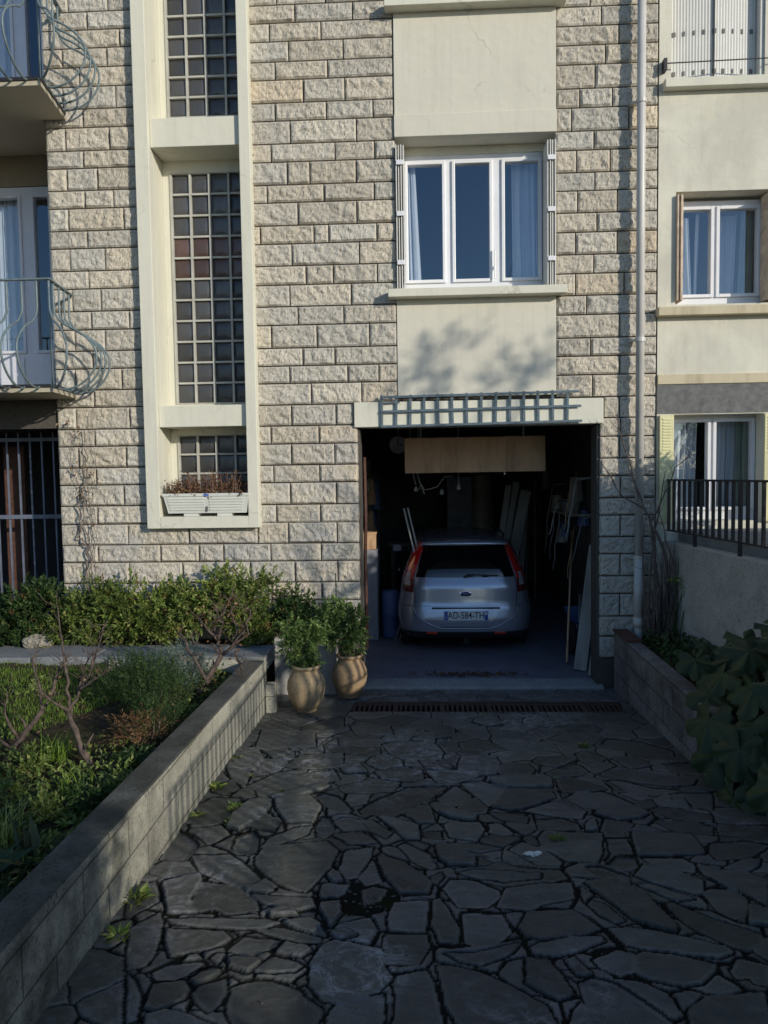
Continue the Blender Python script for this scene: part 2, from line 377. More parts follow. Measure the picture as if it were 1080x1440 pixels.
def wall(mb, x0, x1, z0, z1, yf, yb, holes):
    """facade slab with rectangular holes: front at yf, back at yb, reveals closed"""
    xs = sorted(set([x0, x1] + [h[0] for h in holes] + [h[1] for h in holes])); zs = sorted(set([z0, z1] + [h[2] for h in holes] + [h[3] for h in holes]))
    xs = [x for x in xs if x0 <= x <= x1]; zs = [z for z in zs if z0 <= z <= z1]
    def solid(i, j):
        if i < 0 or j < 0 or i >= len(xs) - 1 or j >= len(zs) - 1: return False
        cx = (xs[i] + xs[i + 1]) / 2; cz = (zs[j] + zs[j + 1]) / 2
        return not any(h[0] < cx < h[1] and h[2] < cz < h[3] for h in holes)
    for i in range(len(xs) - 1):
        for j in range(len(zs) - 1):
            if not solid(i, j): continue
            a, b, c, d = xs[i], xs[i + 1], zs[j], zs[j + 1]
            mb.add([(a, yf, c), (b, yf, c), (b, yf, d), (a, yf, d)], [(0, 1, 2, 3)])
            mb.add([(a, yb, c), (b, yb, c), (b, yb, d), (a, yb, d)], [(3, 2, 1, 0)])
            if not solid(i - 1, j): mb.add([(a, yf, c), (a, yb, c), (a, yb, d), (a, yf, d)], [(3, 2, 1, 0)])
            if not solid(i + 1, j): mb.add([(b, yf, c), (b, yb, c), (b, yb, d), (b, yf, d)], [(0, 1, 2, 3)])
            if not solid(i, j - 1): mb.add([(a, yf, c), (b, yf, c), (b, yb, c), (a, yb, c)], [(3, 2, 1, 0)])
            if not solid(i, j + 1): mb.add([(a, yf, d), (b, yf, d), (b, yb, d), (a, yb, d)], [(0, 1, 2, 3)])
    return mb

# ------------------------------------------------------------------ world, sun, camera
w = bpy.data.worlds.new("World"); sc.world = w; w.use_nodes = True
nt = w.node_tree; sky = nt.nodes.new('ShaderNodeTexSky'); sky.sky_type = 'NISHITA'; sky.sun_disc = False
SUN = Vector((1.07, -1, .44))
sky.sun_elevation = math.atan2(.44, math.hypot(1.07, 1)); sky.sun_rotation = math.atan2(1.07, -1)
sky.air_density = 1.0; sky.dust_density = .3; sky.ozone_density = 3.5
nt.links.new(sky.outputs[0], nt.nodes['Background'].inputs[0]); nt.nodes['Background'].inputs[1].default_value = SKY_STRENGTH
sl = bpy.data.lights.new('sun', 'SUN'); sl.energy = SUN_STRENGTH; sl.angle = R(.53); sl.color = (1.0, .93, .80)
so = bpy.data.objects.new('sun', sl); COL.objects.link(so); so.rotation_euler = SUN.to_track_quat('Z', 'Y').to_euler(); so.location = (20, -20, 12)
yaw, pitch, roll = .0486, .0603, .0149
fw = Vector((-math.sin(yaw) * math.cos(pitch), math.cos(yaw) * math.cos(pitch), -math.sin(pitch)))
rr = fw.cross(Vector((0, 0, 1))).normalized(); uu = rr.cross(fw)
r2 = rr * math.cos(roll) - uu * math.sin(roll); u2 = rr * math.sin(roll) + uu * math.cos(roll)
cam = bpy.data.cameras.new('camera'); co = bpy.data.objects.new('camera', cam); COL.objects.link(co); sc.camera = co
mat = Matrix((r2, u2, -fw)).transposed().to_4x4(); mat.translation = (0, -7.8, 2.3); co.matrix_world = mat
cam.sensor_fit = 'VERTICAL'; cam.sensor_height = 36; cam.lens = 36 * 1065 / 1440; cam.clip_end = 1000; cam.clip_start = .05
sc.view_settings.view_transform = 'Standard'; sc.view_settings.look = 'None'; sc.view_settings.gamma = 1
sc.view_settings.exposure = EXPOSURE
sc.cycles.max_bounces = 8; sc.cycles.transparent_max_bounces = 16
sc.cycles.use_denoising = True
# stone courses of the facade: (top, bottom, vertical joints)
ZA=[(7.135,6.939,[-3.51,-3.1]),(6.939,6.761,[-3.32]),(6.761,6.583,[-3.42,-2.99]),(6.583,6.395,[-3.59,-3.13]),(6.395,6.205,[-3.42]),(6.205,5.985,[-3.6,-3.05]),(5.985,5.8,[-3.4]),(5.8,5.571,[-3.59,-3.13]),(5.571,5.395,[-3.41]),(5.395,5.173,[-3.59,-3.27]),(5.173,4.993,[-3.41,-3.11]),(4.993,4.767,[-3.59,-3.01]),(4.767,4.589,[-3.4]),(4.589,4.361,[-3.59,-3.22]),(4.361,4.178,[-3.4]),(4.178,3.949,[-3.58,-3.28]),(3.949,3.76,[-3.39,-2.99]),(3.76,3.542,[-3.57,-3.25]),(3.542,3.359,[-3.39]),(3.359,3.139,[-3.58,-3.09]),(3.139,2.959,[-3.39]),(2.959,2.732,[-3.59,-3.02]),(2.732,2.553,[-3.4]),(2.553,2.33,[-3.58,-3.07]),(2.33,2.147,[-3.4]),(2.147,1.927,[-3.59,-3.11]),(1.927,1.733,[-3.4])]
ZL=[(1.733,1.514,[-3.61,-3.08,-2.43,-1.7,-1.38,-0.87]),(1.514,1.328,[-3.41,-2.74,-2.33,-2.07,-1.57,-1.04]),(1.328,1.105,[-3.08,-2.51,-1.79,-1.32,-0.87]),(1.105,0.916,[-3.41,-2.81,-2.19,-1.57,-1.04]),(0.916,0.683,[-3.11,-2.5,-1.89,-1.36,-0.86]),(0.683,0.5,[-3.42,-2.81,-2.2,-1.59,-1.07])]
ZB=[(7.104,6.921,[-1.38,-0.89]),(6.921,6.746,[-1.2,-0.62]),(6.746,6.567,[-1.46,-0.94]),(6.567,6.371,[-1.27,-0.72]),(6.371,6.194,[-1.41,-0.88]),(6.194,5.97,[-1.13,-0.71]),(5.97,5.793,[-1.42,-0.9,-0.43]),(5.793,5.568,[-1.27,-0.6]),(5.568,5.389,[-1.47,-0.82,-0.42]),(5.389,5.163,[-1.31,-1.08,-0.61]),(5.163,4.987,[-1.52,-0.94,-0.43]),(4.987,4.759,[-1.21,-0.61]),(4.759,4.576,[-1.6,-1.05,-0.9,-0.41]),(4.576,4.356,[-1.28,-0.59]),(4.356,4.164,[-1.14,-0.86,-0.41]),(4.164,3.946,[-1.31,-0.68]),(3.946,3.759,[-1.23,-0.76]),(3.759,3.527,[-1.51,-1.04,-0.5]),(3.527,3.345,[-1.19,-0.86]),(3.345,3.166,[-1.33,-0.73,-0.41]),(3.166,2.947,[-1.11,-0.59]),(2.947,2.732,[-1.32,-0.86]),(2.732,2.546,[-1.54,-1.04]),(2.546,2.328,[-1.33,-0.88]),(2.328,2.147,[-1.52,-1.04]),(2.147,1.919,[-1.35,-0.87]),(1.919,1.726,[-1.5,-1.04])]
ZC=[(6.964,6.776,[1.72]),(6.776,6.594,[1.83]),(6.594,6.411,[2.0]),(6.411,6.226,[1.87]),(6.226,5.997,[1.77]),(5.997,5.813,[1.62,1.94]),(5.813,5.589,[1.54,2.1]),(5.589,5.404,[1.76]),(5.404,5.188,[1.59,1.92]),(5.188,5.011,[1.77]),(5.011,4.796,[1.6,1.99]),(4.796,4.606,[1.79]),(4.606,4.387,[1.58,1.99]),(4.387,4.2,[1.76]),(4.2,3.984,[1.58,2.06]),(3.984,3.793,[1.69]),(3.793,3.563,[2.02]),(3.563,3.38,[1.73]),(3.38,3.193,[2.02]),(3.193,2.971,[1.75]),(2.971,2.759,[2.02]),(2.759,2.571,[2.03]),(2.571,2.35,[2.02]),(2.35,2.169,[2.22]),(2.169,1.945,[2.03]),(1.945,1.768,[2.23]),(1.768,1.546,[2.03]),(1.546,1.371,[2.22]),(1.371,1.144,[2.03]),(1.144,0.96,[2.23]),(0.96,0.727,[2.03]),(0.727,0.518,[2.23]),(0.518,0.296,[2.04]),(0.296,-0.024,[2.23])]
# centres of the paving slabs in cm
PAVE=[[(-140,-424)],[(-126,-464),(-126,-450)],[(-134,-395)],[(-118,-388),(-96,-405),(-107,-396)],[(-84,-394),(-58,-393),(-66,-408)],[(-122,-415),(-120,-434)],[(-106,-419),(-109,-434)],[(-88,-435)],[(-109,-449),(-86,-450)],[(-77,-428),(-61,-431)],[(-84,-419)],[(-110,-462),(-101,-462),(-93,-460)],[(-78,-466),(-70,-462)],[(-67,-456),(-53,-459)],[(-57,-449),(-50,-453)],[(-67,-440)],[(-44,-438)],[(-58,-469),(-53,-469)],[(-76,-480),(-72,-478)],[(-65,-481),(-56,-480)],[(-88,-476)],[(-106,-485),(-97,-482)],[(-89,-488)],[(-102,-498),(-96,-505)],[(-84,-495),(-86,-503)],[(-70,-500),(-62,-502),(-52,-504),(-60,-511)],[(-96,-514),(-86,-515)],[(-117,-496),(-113,-508)],[(-46,-473),(-41,-468)],[(-42,-487),(-37,-481)],[(-35,-495),(-40,-497)],[(-34,-511)],[(-112,-479)],[(-46,-402)],[(-38,-382),(-41,-399)],[(-46,-406)],[(-28,-403),(-27,-392)],[(-25,-421),(-21,-418)],[(-45,-419)],[(-44,-439)],[(-18,-394),(-7,-403),(-3,-413)],[(-9,-377),(1,-389)],[(6,-404)],[(12,-379),(21,-386)],[(27,-371),(35,-372)],[(52,-375),(58,-383)],[(25,-402),(39,-403),(54,-403)],[(17,-415),(27,-423),(33,-419)],[(-8,-437),(-7,-446)],[(-10,-464),(-8,-473)],[(8,-440),(10,-455)],[(24,-447),(31,-455)],[(14,-473),(25,-472),(34,-466)],[(9,-485),(18,-489),(25,-497),(33,-504)],[(-5,-493),(-6,-505)],[(-25,-508),(-31,-511)],[(-35,-457)],[(-50,-452)],[(20,-509)],[(69,-365),(79,-376),(90,-375)],[(108,-367)],[(125,-367),(142,-366)],[(104,-385)],[(93,-398),(90,-394)],[(128,-387),(121,-384)],[(115,-402),(123,-406),(132,-411)],[(115,-416),(123,-423)],[(151,-394),(163,-403)],[(142,-421),(145,-429)],[(156,-429),(167,-408)],[(162,-371),(173,-368)],[(165,-387)],[(154,-384)],[(88,-416),(95,-428),(103,-436),(108,-445)],[(81,-431),(85,-440)],[(44,-423),(55,-417),(63,-421)],[(48,-447),(61,-445),(71,-448)],[(53,-464),(66,-460),(75,-457)],[(88,-453),(102,-458),(114,-464),(124,-465)],[(119,-436),(128,-445),(136,-455)],[(90,-471),(100,-477),(111,-478)],[(79,-473)],[(64,-482),(73,-496),(83,-506)],[(41,-481),(43,-486),(51,-490)],[(63,-476)],[(58,-507)],[(42,-506)],[(108,-503),(122,-500),(111,-507)],[(131,-477),(126,-480)],[(142,-465)],[(115,-486)],[(-126,-173),(-118,-162)],[(-134,-226),(-127,-217)],[(-111,-217)],[(-112,-243)],[(-129,-259)],[(-104,-285),(-89,-270),(-69,-263)],[(-89,-295),(-73,-285)],[(-127,-278)],[(-128,-316),(-132,-328),(-131,-340)],[(-109,-322),(-103,-312),(-111,-342)],[(-118,-293)],[(-81,-318),(-91,-312),(-70,-321)],[(-61,-305)],[(-58,-347)],[(-76,-344)],[(-91,-347)],[(-80,-358),(-72,-352)],[(-101,-366)],[(-143,-369),(-139,-362)],[(-140,-386)],[(-131,-354),(-126,-351)],[(-133,-286)],[(-88,-230),(-73,-234)],[(-85,-133),(-103,-133)],[(-71,-188),(-84,-203)],[(-98,-183)],[(-89,-138),(-80,-126)],[(-47,-144),(-33,-149)],[(-20,-166)],[(-3,-132)],[(13,-154),(18,-165)],[(3,-173)],[(34,-131)],[(43,-157)],[(56,-119),(62,-131)],[(29,-171)],[(77,-119)],[(-17,-201),(0,-201),(-9,-213)],[(-65,-187),(-49,-187)],[(-83,-184)],[(15,-196)],[(41,-191),(52,-200)],[(68,-191)],[(8,-237),(0,-232)],[(19,-230)],[(40,-236),(45,-248)],[(62,-248),(71,-244)],[(19,-261),(12,-259),(30,-262)],[(-31,-233)],[(-16,-257),(-6,-261),(-25,-261)],[(-54,-224)],[(-74,-229)],[(-49,-246)],[(-73,-262)],[(-53,-265)],[(-31,-276),(-42,-284)],[(-34,-320),(-18,-310),(-3,-293),(-27,-307)],[(18,-293),(23,-290)],[(12,-313)],[(32,-312)],[(39,-282),(46,-289)],[(59,-296),(55,-309)],[(55,-268),(66,-271)],[(-3,-325)],[(20,-328)],[(46,-329)],[(24,-345),(29,-350)],[(44,-347)],[(55,-341)],[(6,-356)],[(-9,-345),(-15,-340)],[(-29,-346),(-24,-354)],[(-45,-340),(-50,-335)],[(-41,-362),(-35,-359)],[(-59,-304),(-65,-298)],[(-55,-323)],[(-59,-346)],[(-68,-326)],[(-43,-304)],[(-7,-373)],[(40,-363)],[(-25,-329)],[(99,-125),(112,-131)],[(138,-119),(156,-119),(172,-122)],[(119,-148),(134,-148)],[(162,-142)],[(186,-164),(196,-159)],[(151,-190),(167,-199)],[(100,-162)],[(128,-175),(112,-175)],[(92,-202)],[(117,-200)],[(123,-218)],[(144,-211)],[(96,-231)],[(95,-248),(106,-246)],[(124,-239)],[(152,-231)],[(137,-255),(149,-263),(165,-266)],[(138,-277),(151,-282)],[(176,-235),(190,-243)],[(77,-271)],[(103,-276),(97,-274),(110,-281)],[(107,-298),(118,-301),(101,-295)],[(70,-299),(77,-296)],[(80,-315),(90,-318)],[(117,-323),(128,-320)],[(138,-304),(134,-295)],[(153,-301)],[(163,-301)],[(176,-294)],[(147,-323),(159,-325)],[(79,-338),(84,-341)],[(98,-338)],[(111,-343),(109,-359)],[(125,-353),(135,-361),(138,-368)],[(145,-337),(153,-342)],[(73,-357),(87,-354)],[(152,-358)],[(133,-326)]]
# outlines of the larger slabs in cm
SLABS=[[(-48,-477),(-45,-466),(-40,-462),(-32,-463),(-19,-468),(-17,-480),(-14,-486),(-19,-495),(-31,-504),(-40,-501),(-46,-493)],[(-92,-385),(-89,-371),(-56,-364),(-48,-376),(-50,-396),(-53,-405),(-59,-421),(-65,-419),(-75,-412),(-90,-394)],[(34,-432),(40,-414),(58,-410),(73,-408),(72,-423),(54,-430),(49,-435)],[(47,-373),(55,-364),(64,-371),(73,-387),(70,-391),(59,-389)],[(-134,-456),(-125,-441),(-121,-450),(-116,-473),(-117,-481),(-123,-485)],[(-148,-414),(-137,-412),(-129,-431),(-135,-440),(-138,-447),(-148,-422)],[(-146,-397),(-139,-388),(-127,-390),(-119,-402),(-134,-408),(-143,-403)],[(-133,-413),(-117,-404),(-114,-411),(-114,-434),(-107,-441),(-121,-441),(-127,-427)],[(-113,-411),(-94,-415),(-83,-426),(-78,-438),(-93,-441),(-100,-436),(-106,-439),(-113,-435)],[(-127,-383),(-107,-381),(-95,-394),(-85,-408),(-92,-416),(-105,-409),(-117,-401)],[(-90,-417),(-82,-415),(-75,-420),(-78,-422),(-88,-421)],[(-86,-424),(-70,-426),(-55,-427),(-53,-434),(-60,-437),(-76,-433)],[(-120,-446),(-74,-445),(-67,-448),(-74,-453),(-84,-454),(-116,-450)],[(-117,-455),(-91,-457),(-86,-462),(-92,-469),(-108,-475),(-113,-467)],[(-85,-470),(-80,-460),(-65,-462),(-66,-466),(-73,-473),(-78,-473)],[(-76,-454),(-65,-452),(-46,-460),(-46,-463),(-56,-462),(-71,-457)],[(-65,-447),(-54,-444),(-48,-449),(-46,-455),(-51,-456),(-61,-451)],[(-73,-442),(-70,-436),(-62,-438),(-60,-442),(-71,-443)],[(-64,-471),(-61,-464),(-52,-466),(-49,-469),(-53,-474)],[(-83,-478),(-81,-476),(-71,-476),(-69,-478),(-73,-485),(-81,-482)],[(-70,-484),(-65,-475),(-54,-478),(-51,-480),(-54,-484),(-66,-485)],[(-91,-476),(-89,-473),(-86,-473),(-86,-478),(-87,-480)],[(-112,-486),(-108,-481),(-95,-478),(-93,-480),(-98,-486),(-103,-490),(-109,-490)],[(-95,-491),(-92,-486),(-85,-484),(-84,-485),(-87,-490),(-92,-493)],[(-107,-508),(-109,-494),(-97,-492),(-94,-497),(-94,-503),(-103,-509)],[(-91,-499),(-90,-494),(-81,-489),(-79,-497),(-80,-505),(-82,-509),(-88,-504)],[(-76,-505),(-77,-495),(-71,-491),(-63,-490),(-51,-496),(-40,-506),(-39,-509),(-41,-517),(-47,-525),(-64,-526),(-70,-518),(-74,-511)],[(-105,-513),(-99,-510),(-90,-512),(-79,-517),(-74,-524),(-101,-525)],[(-121,-489),(-117,-493),(-112,-501),(-109,-514),(-111,-516)],[(-50,-433),(-41,-430),(-40,-441),(-43,-451),(-47,-444)],[(-50,-406),(-48,-400),(-44,-404),(-42,-410),(-47,-411)],[(-60,-440),(-53,-438),(-52,-442),(-58,-443)],[(-45,-397),(-43,-375),(-29,-371),(-30,-385),(-35,-405),(-40,-407)],[(-34,-406),(-28,-387),(-22,-409),(-30,-413)],[(-31,-417),(-26,-414),(-19,-417),(-22,-427),(-29,-431)],[(-52,-415),(-50,-413),(-38,-414),(-40,-422),(-43,-425),(-51,-426)],[(-25,-383),(-22,-382),(-6,-396),(3,-410),(1,-421),(-12,-421),(-21,-403)],[(-14,-369),(-11,-365),(2,-379),(6,-393),(3,-396),(-7,-386)],[(3,-405),(8,-400),(9,-404),(6,-411),(4,-410)],[(6,-370),(9,-367),(20,-374),(27,-383),(26,-392),(12,-392),(8,-384)],[(13,-366),(35,-368),(42,-372),(30,-377),(19,-372)],[(18,-400),(25,-397),(59,-399),(58,-404),(39,-407),(26,-405)],[(9,-415),(13,-406),(26,-408),(35,-416),(36,-422),(29,-432),(16,-432)],[(-17,-444),(-15,-430),(1,-428),(0,-447),(-1,-454),(-16,-453)],[(-18,-458),(-17,-456),(0,-456),(1,-464),(-3,-477),(-17,-477)],[(4,-427),(7,-426),(11,-438),(15,-452),(13,-462),(6,-462),(3,-447)],[(17,-440),(18,-437),(35,-438),(38,-453),(31,-461),(22,-464),(17,-460)],[(8,-470),(21,-470),(40,-462),(36,-469),(23,-478),(14,-475)],[(5,-479),(9,-478),(25,-485),(36,-494),(45,-502),(47,-513),(45,-521),(15,-522),(8,-505),(6,-490)],[(-13,-490),(-12,-485),(0,-482),(3,-490),(5,-507),(6,-523),(-13,-523),(-11,-500)],[(-34,-503),(-17,-497),(-16,-505),(-17,-523),(-38,-524),(-36,-508)],[(-52,-447),(-48,-449),(-45,-455),(-50,-456)],[(-42,-455),(-36,-453),(-31,-457),(-39,-460)],[(47,-437),(68,-434),(73,-441),(78,-449),(69,-454),(50,-458),(44,-456),(42,-449)],[(63,-369),(73,-362),(99,-360),(96,-375),(91,-387),(76,-386)],[(104,-357),(114,-357),(113,-375),(101,-375)],[(119,-350),(152,-352),(152,-369),(150,-376),(115,-378)],[(96,-389),(103,-379),(112,-380),(112,-384),(103,-392)],[(117,-381),(137,-381),(141,-387),(138,-395),(132,-395),(119,-386)],[(85,-392),(92,-392),(103,-401),(93,-403),(89,-400)],[(107,-401),(115,-388),(123,-390),(139,-405),(134,-417),(131,-419),(117,-410)],[(106,-410),(112,-410),(128,-423),(120,-425),(114,-419)],[(80,-409),(89,-406),(97,-408),(106,-418),(109,-432),(112,-448),(110,-451),(104,-449),(95,-442),(90,-430)],[(77,-413),(81,-420),(76,-427)],[(77,-429),(80,-425),(85,-429),(90,-442),(86,-444),(81,-439)],[(135,-416),(141,-412),(151,-412),(154,-422),(146,-437),(141,-439),(136,-433)],[(143,-387),(150,-394),(164,-396),(171,-405),(160,-429),(155,-419),(149,-411),(142,-397)],[(154,-374),(159,-363),(181,-360),(189,-365),(173,-379),(155,-382)],[(155,-392),(168,-382),(178,-380),(173,-389),(164,-395)],[(114,-428),(117,-426),(128,-439),(147,-453),(142,-460),(136,-465),(129,-460),(119,-448),(116,-441)],[(82,-449),(90,-448),(108,-454),(127,-462),(129,-465),(122,-470),(108,-467),(92,-464),(86,-461)],[(88,-469),(92,-466),(107,-470),(119,-475),(116,-479),(108,-487),(101,-489),(93,-486),(85,-482)],[(70,-473),(81,-465),(88,-467),(85,-480),(78,-483),(72,-478)],[(45,-465),(49,-462),(63,-457),(77,-455),(78,-458),(61,-469),(53,-471),(46,-469)],[(58,-474),(62,-472),(67,-482),(61,-483)],[(61,-488),(67,-484),(75,-488),(82,-498),(89,-509),(87,-520),(65,-520),(61,-501)],[(42,-472),(51,-474),(54,-482),(57,-495),(51,-499),(44,-493),(40,-489)],[(49,-521),(55,-505),(59,-501),(64,-509),(64,-520)],[(98,-504),(107,-496),(130,-494),(121,-519),(93,-520)],[(124,-478),(130,-470),(140,-474),(134,-487),(130,-486),(129,-482),(124,-483)],[(139,-463),(146,-456),(150,-455),(142,-471),(139,-467)],[(151,-429),(160,-433),(154,-446),(146,-444)],[(-136,-151),(-106,-154),(-104,-188),(-108,-203),(-131,-203)],[(-147,-208),(-132,-205),(-122,-224),(-122,-251),(-142,-248)],[(-124,-208),(-102,-210),(-98,-226),(-103,-229),(-113,-224)],[(-122,-259),(-122,-243),(-119,-226),(-102,-232),(-105,-251),(-117,-261)],[(-141,-252),(-125,-251),(-124,-267),(-123,-282),(-134,-267)],[(-121,-282),(-104,-255),(-85,-247),(-86,-259),(-100,-274),(-114,-287)],[(-112,-289),(-94,-263),(-76,-253),(-63,-259),(-59,-268),(-80,-281),(-101,-299),(-108,-299)],[(-99,-302),(-82,-287),(-67,-278),(-64,-283),(-73,-292),(-90,-301)],[(-144,-313),(-138,-301),(-120,-303),(-118,-316),(-120,-334),(-129,-340),(-145,-341)],[(-117,-348),(-118,-331),(-112,-309),(-104,-306),(-98,-315),(-98,-333),(-109,-352)],[(-96,-306),(-93,-302),(-75,-299),(-65,-318),(-67,-339),(-83,-339),(-92,-321)],[(-91,-372),(-89,-361),(-77,-347),(-67,-344),(-68,-355),(-79,-365)],[(-107,-373),(-108,-358),(-100,-352),(-95,-361),(-94,-376),(-98,-380)],[(-64,-344),(-62,-330),(-59,-331),(-53,-347),(-57,-360),(-62,-357)],[(-105,-345),(-97,-330),(-88,-339),(-88,-353),(-95,-350)],[(-148,-362),(-146,-351),(-132,-364),(-128,-371),(-129,-388),(-143,-388),(-146,-374)],[(-101,-243),(-93,-219),(-63,-212),(-60,-242),(-77,-247)],[(-103,-145),(-87,-121),(-73,-115),(-70,-145),(-95,-154)],[(-104,-159),(-92,-162),(-87,-198),(-103,-203),(-106,-193)],[(-142,-289),(-134,-271),(-125,-286),(-133,-296)],[(-31,-191),(-21,-185),(6,-185),(14,-210),(12,-224),(-12,-224),(-24,-213)],[(4,-155),(14,-140),(25,-152),(23,-171),(11,-176)],[(29,-149),(51,-143),(54,-165),(51,-178),(39,-168)],[(24,-168),(30,-160),(42,-173),(30,-181),(25,-178)],[(45,-131),(52,-107),(59,-107),(66,-137),(53,-140)],[(-7,-179),(0,-163),(7,-165),(8,-184)],[(-2,-228),(6,-228),(20,-243),(17,-247),(3,-245)],[(25,-249),(29,-223),(53,-221),(55,-236),(50,-256),(37,-260)],[(54,-250),(59,-234),(76,-234),(78,-248),(73,-260),(55,-262)],[(3,-251),(25,-251),(37,-262),(24,-272),(10,-274)],[(26,-275),(40,-272),(54,-282),(46,-303),(41,-311),(33,-293)],[(9,-300),(21,-279),(29,-293),(30,-300),(20,-311),(12,-308)],[(21,-316),(33,-300),(39,-315),(37,-324),(27,-325)],[(4,-310),(7,-305),(19,-314),(18,-320),(9,-322)],[(9,-325),(17,-322),(32,-329),(30,-335),(16,-332)],[(-40,-320),(-30,-304),(-11,-283),(14,-281),(3,-300),(-16,-324),(-38,-326)],[(-70,-298),(-66,-293),(-57,-298),(-45,-321),(-54,-320),(-63,-311)],[(-54,-339),(-50,-333),(-40,-335),(-34,-348),(-47,-351)],[(-52,-357),(-42,-353),(-35,-354),(-27,-366),(-42,-368)],[(-38,-336),(-32,-336),(-19,-353),(-22,-360),(-31,-351)],[(-28,-330),(-17,-334),(-4,-342),(-3,-361),(-10,-362),(-19,-345)],[(-11,-328),(-3,-316),(3,-316),(6,-339),(-3,-340)],[(12,-342),(15,-338),(33,-339),(35,-347),(29,-363),(15,-359)],[(38,-340),(45,-339),(51,-352),(46,-356),(38,-351)],[(41,-324),(53,-324),(62,-330),(60,-338),(47,-334)],[(-1,-353),(9,-350),(10,-361),(2,-358)],[(-34,-253),(-16,-247),(-3,-249),(-1,-265),(-11,-272),(-28,-267)],[(-61,-242),(-48,-237),(-41,-254),(-55,-256)],[(-61,-144),(-55,-129),(-30,-143),(-26,-166),(-54,-166)],[(-79,-254),(-65,-252),(-62,-260),(-68,-273),(-76,-277)],[(63,-320),(82,-307),(99,-320),(94,-331),(76,-327)],[(92,-299),(100,-290),(118,-288),(123,-295),(131,-308),(110,-314),(100,-314)],[(105,-323),(119,-314),(132,-312),(136,-323),(130,-329),(115,-333)],[(95,-341),(102,-331),(100,-346),(94,-347)],[(65,-357),(70,-348),(101,-351),(100,-359),(65,-366)],[(68,-333),(83,-332),(90,-338),(90,-346),(67,-346)],[(91,-267),(103,-264),(120,-283),(106,-287),(92,-290)],[(87,-254),(93,-248),(111,-237),(115,-250),(109,-257),(90,-260)],[(87,-238),(103,-225),(111,-227),(96,-240)],[(124,-257),(136,-249),(151,-253),(185,-266),(179,-275),(161,-277),(144,-270)],[(127,-268),(134,-268),(151,-281),(167,-284),(151,-291),(136,-290)],[(142,-190),(148,-177),(168,-182),(188,-204),(185,-217),(166,-211),(148,-202)],[(129,-291),(141,-289),(146,-299),(135,-301)],[(147,-298),(158,-291),(157,-313),(147,-310)],[(160,-293),(167,-291),(164,-313),(158,-313)],[(140,-317),(155,-315),(173,-325),(170,-334),(150,-331)],[(137,-334),(161,-334),(167,-342),(164,-350),(145,-348)],[(175,-235),(194,-232),(205,-240),(190,-251),(177,-249)],[(168,-291),(186,-290),(177,-316),(169,-310)],[(141,-222),(155,-220),(163,-237),(148,-245)],[(116,-214),(123,-207),(134,-222),(130,-229),(117,-229)],[(47,-270),(51,-266),(71,-264),(86,-269),(85,-280),(62,-283),(49,-280)],[(43,-315),(55,-287),(83,-287),(84,-299),(71,-310),(53,-320)]]
# ================================================================== APARTMENT BUILDING
bld = thing('apartment_building', 'apartment building faced in split stone blocks with an open garage at its foot', 'building', (-.5, .3, 0))
def stone(mb, cols, x0, x1, z0, z1, fl, fr, rs):
    """one split faced block; fl / fr: free rounded left / right end"""
    g = .0068; x0 += 0 if fl else g; x1 -= 0 if fr else g; z0 += g; z1 -= g
    if x1 - x0 < .03: return
    nx = max(3, int((x1 - x0) / .017)); nz = max(4, int((z1 - z0) / .0155))
    dep = rs.uniform(.012, .024); tilt = rs.uniform(-.004, .004); tz = rs.uniform(-.004, .004); ofs = Vector((rs.uniform(0, 50), rs.uniform(0, 50), rs.uniform(0, 50)))
    P = []
    for j in range(nz + 1):
        z = z0 + (z1 - z0) * j / nz; row = []
        for i in range(nx + 1):
            x = x0 + (x1 - x0) * i / nx
            ez = min(j, nz - j) / nz * (z1 - z0)
            el = (x - x0) / (2.6 if fl else 1); er = (x1 - x) / (2.6 if fr else 1); ex = min(el, er)
            e = min(ez, ex); k = min(1, e / .017); k = math.sqrt(max(0, 1 - (1 - k) ** 2))
            p = Vector((x * 1.1 + z * .5, z * 1.0 - x * .35, 0))
            n1 = noise.turbulence(p * 6.5 + ofs, 4, True, amplitude_scale=.6, frequency_scale=2.1) - .6
            n2 = noise.noise(p * 3 + ofs)
            d = k * (dep + tilt * (2 * i / nx - 1) + tz * (2 * j / nz - 1) + (.030 * n1 + .007 * noise.noise(p * 26 + ofs)) * min(1, e / .025) + .006 * n2)
            xo = 0
            if 0 < i < nx and 0 < j < nz: xo = rs.uniform(-.002, .002)
            row.append((x + xo, .012 - max(d, .001), z))
        P.append(row)
    n0 = len(mb.v)
    mb.grid(P)
    yb = .035
    mb.grid([[(p[0], yb, p[2]) for p in P[0]], P[0]]); mb.grid([P[-1], [(p[0], yb, p[2]) for p in P[-1]]])
    for side, fr_ in ((0, fl), (-1, fr)):
        colp = [r[side] for r in P]; x = colp[0][0]; sgn = -1 if side == 0 else 1
        if fr_:
            Q = []
            nyy = 10
            for q in range(nyy + 1):
                y = .012 + (.30 - .012) * q / nyy
                rr_ = []
                for j, p in enumerate(colp):
                    ez = min(j, nz - j) / nz * (z1 - z0); k = min(1, ez / .022)
                    b_ = (.012 + .016 * (noise.turbulence(Vector((y * 7, p[2] * 7, 3)) + ofs, 3, True) - .5)) * k * min(1, (q + .4) / 2)
                    rr_.append((x + sgn * b_, y if q else p[1], p[2]))
                Q.append(rr_)
            mb.grid(Q if side == -1 else Q[::-1])
        else:
            a_ = [(x, yb, p[2]) for p in colp]
            mb.grid([a_, colp] if side == 0 else [colp, a_])
    t = rs.uniform(.88, 1.08); warm = rs.uniform(-.028, .032)
    if rs.random() < .06: warm += .05; t *= 1.05
    cols.append((n0, len(mb.v), (t * (1 + warm), t, t * (1 - warm * 1.3))))
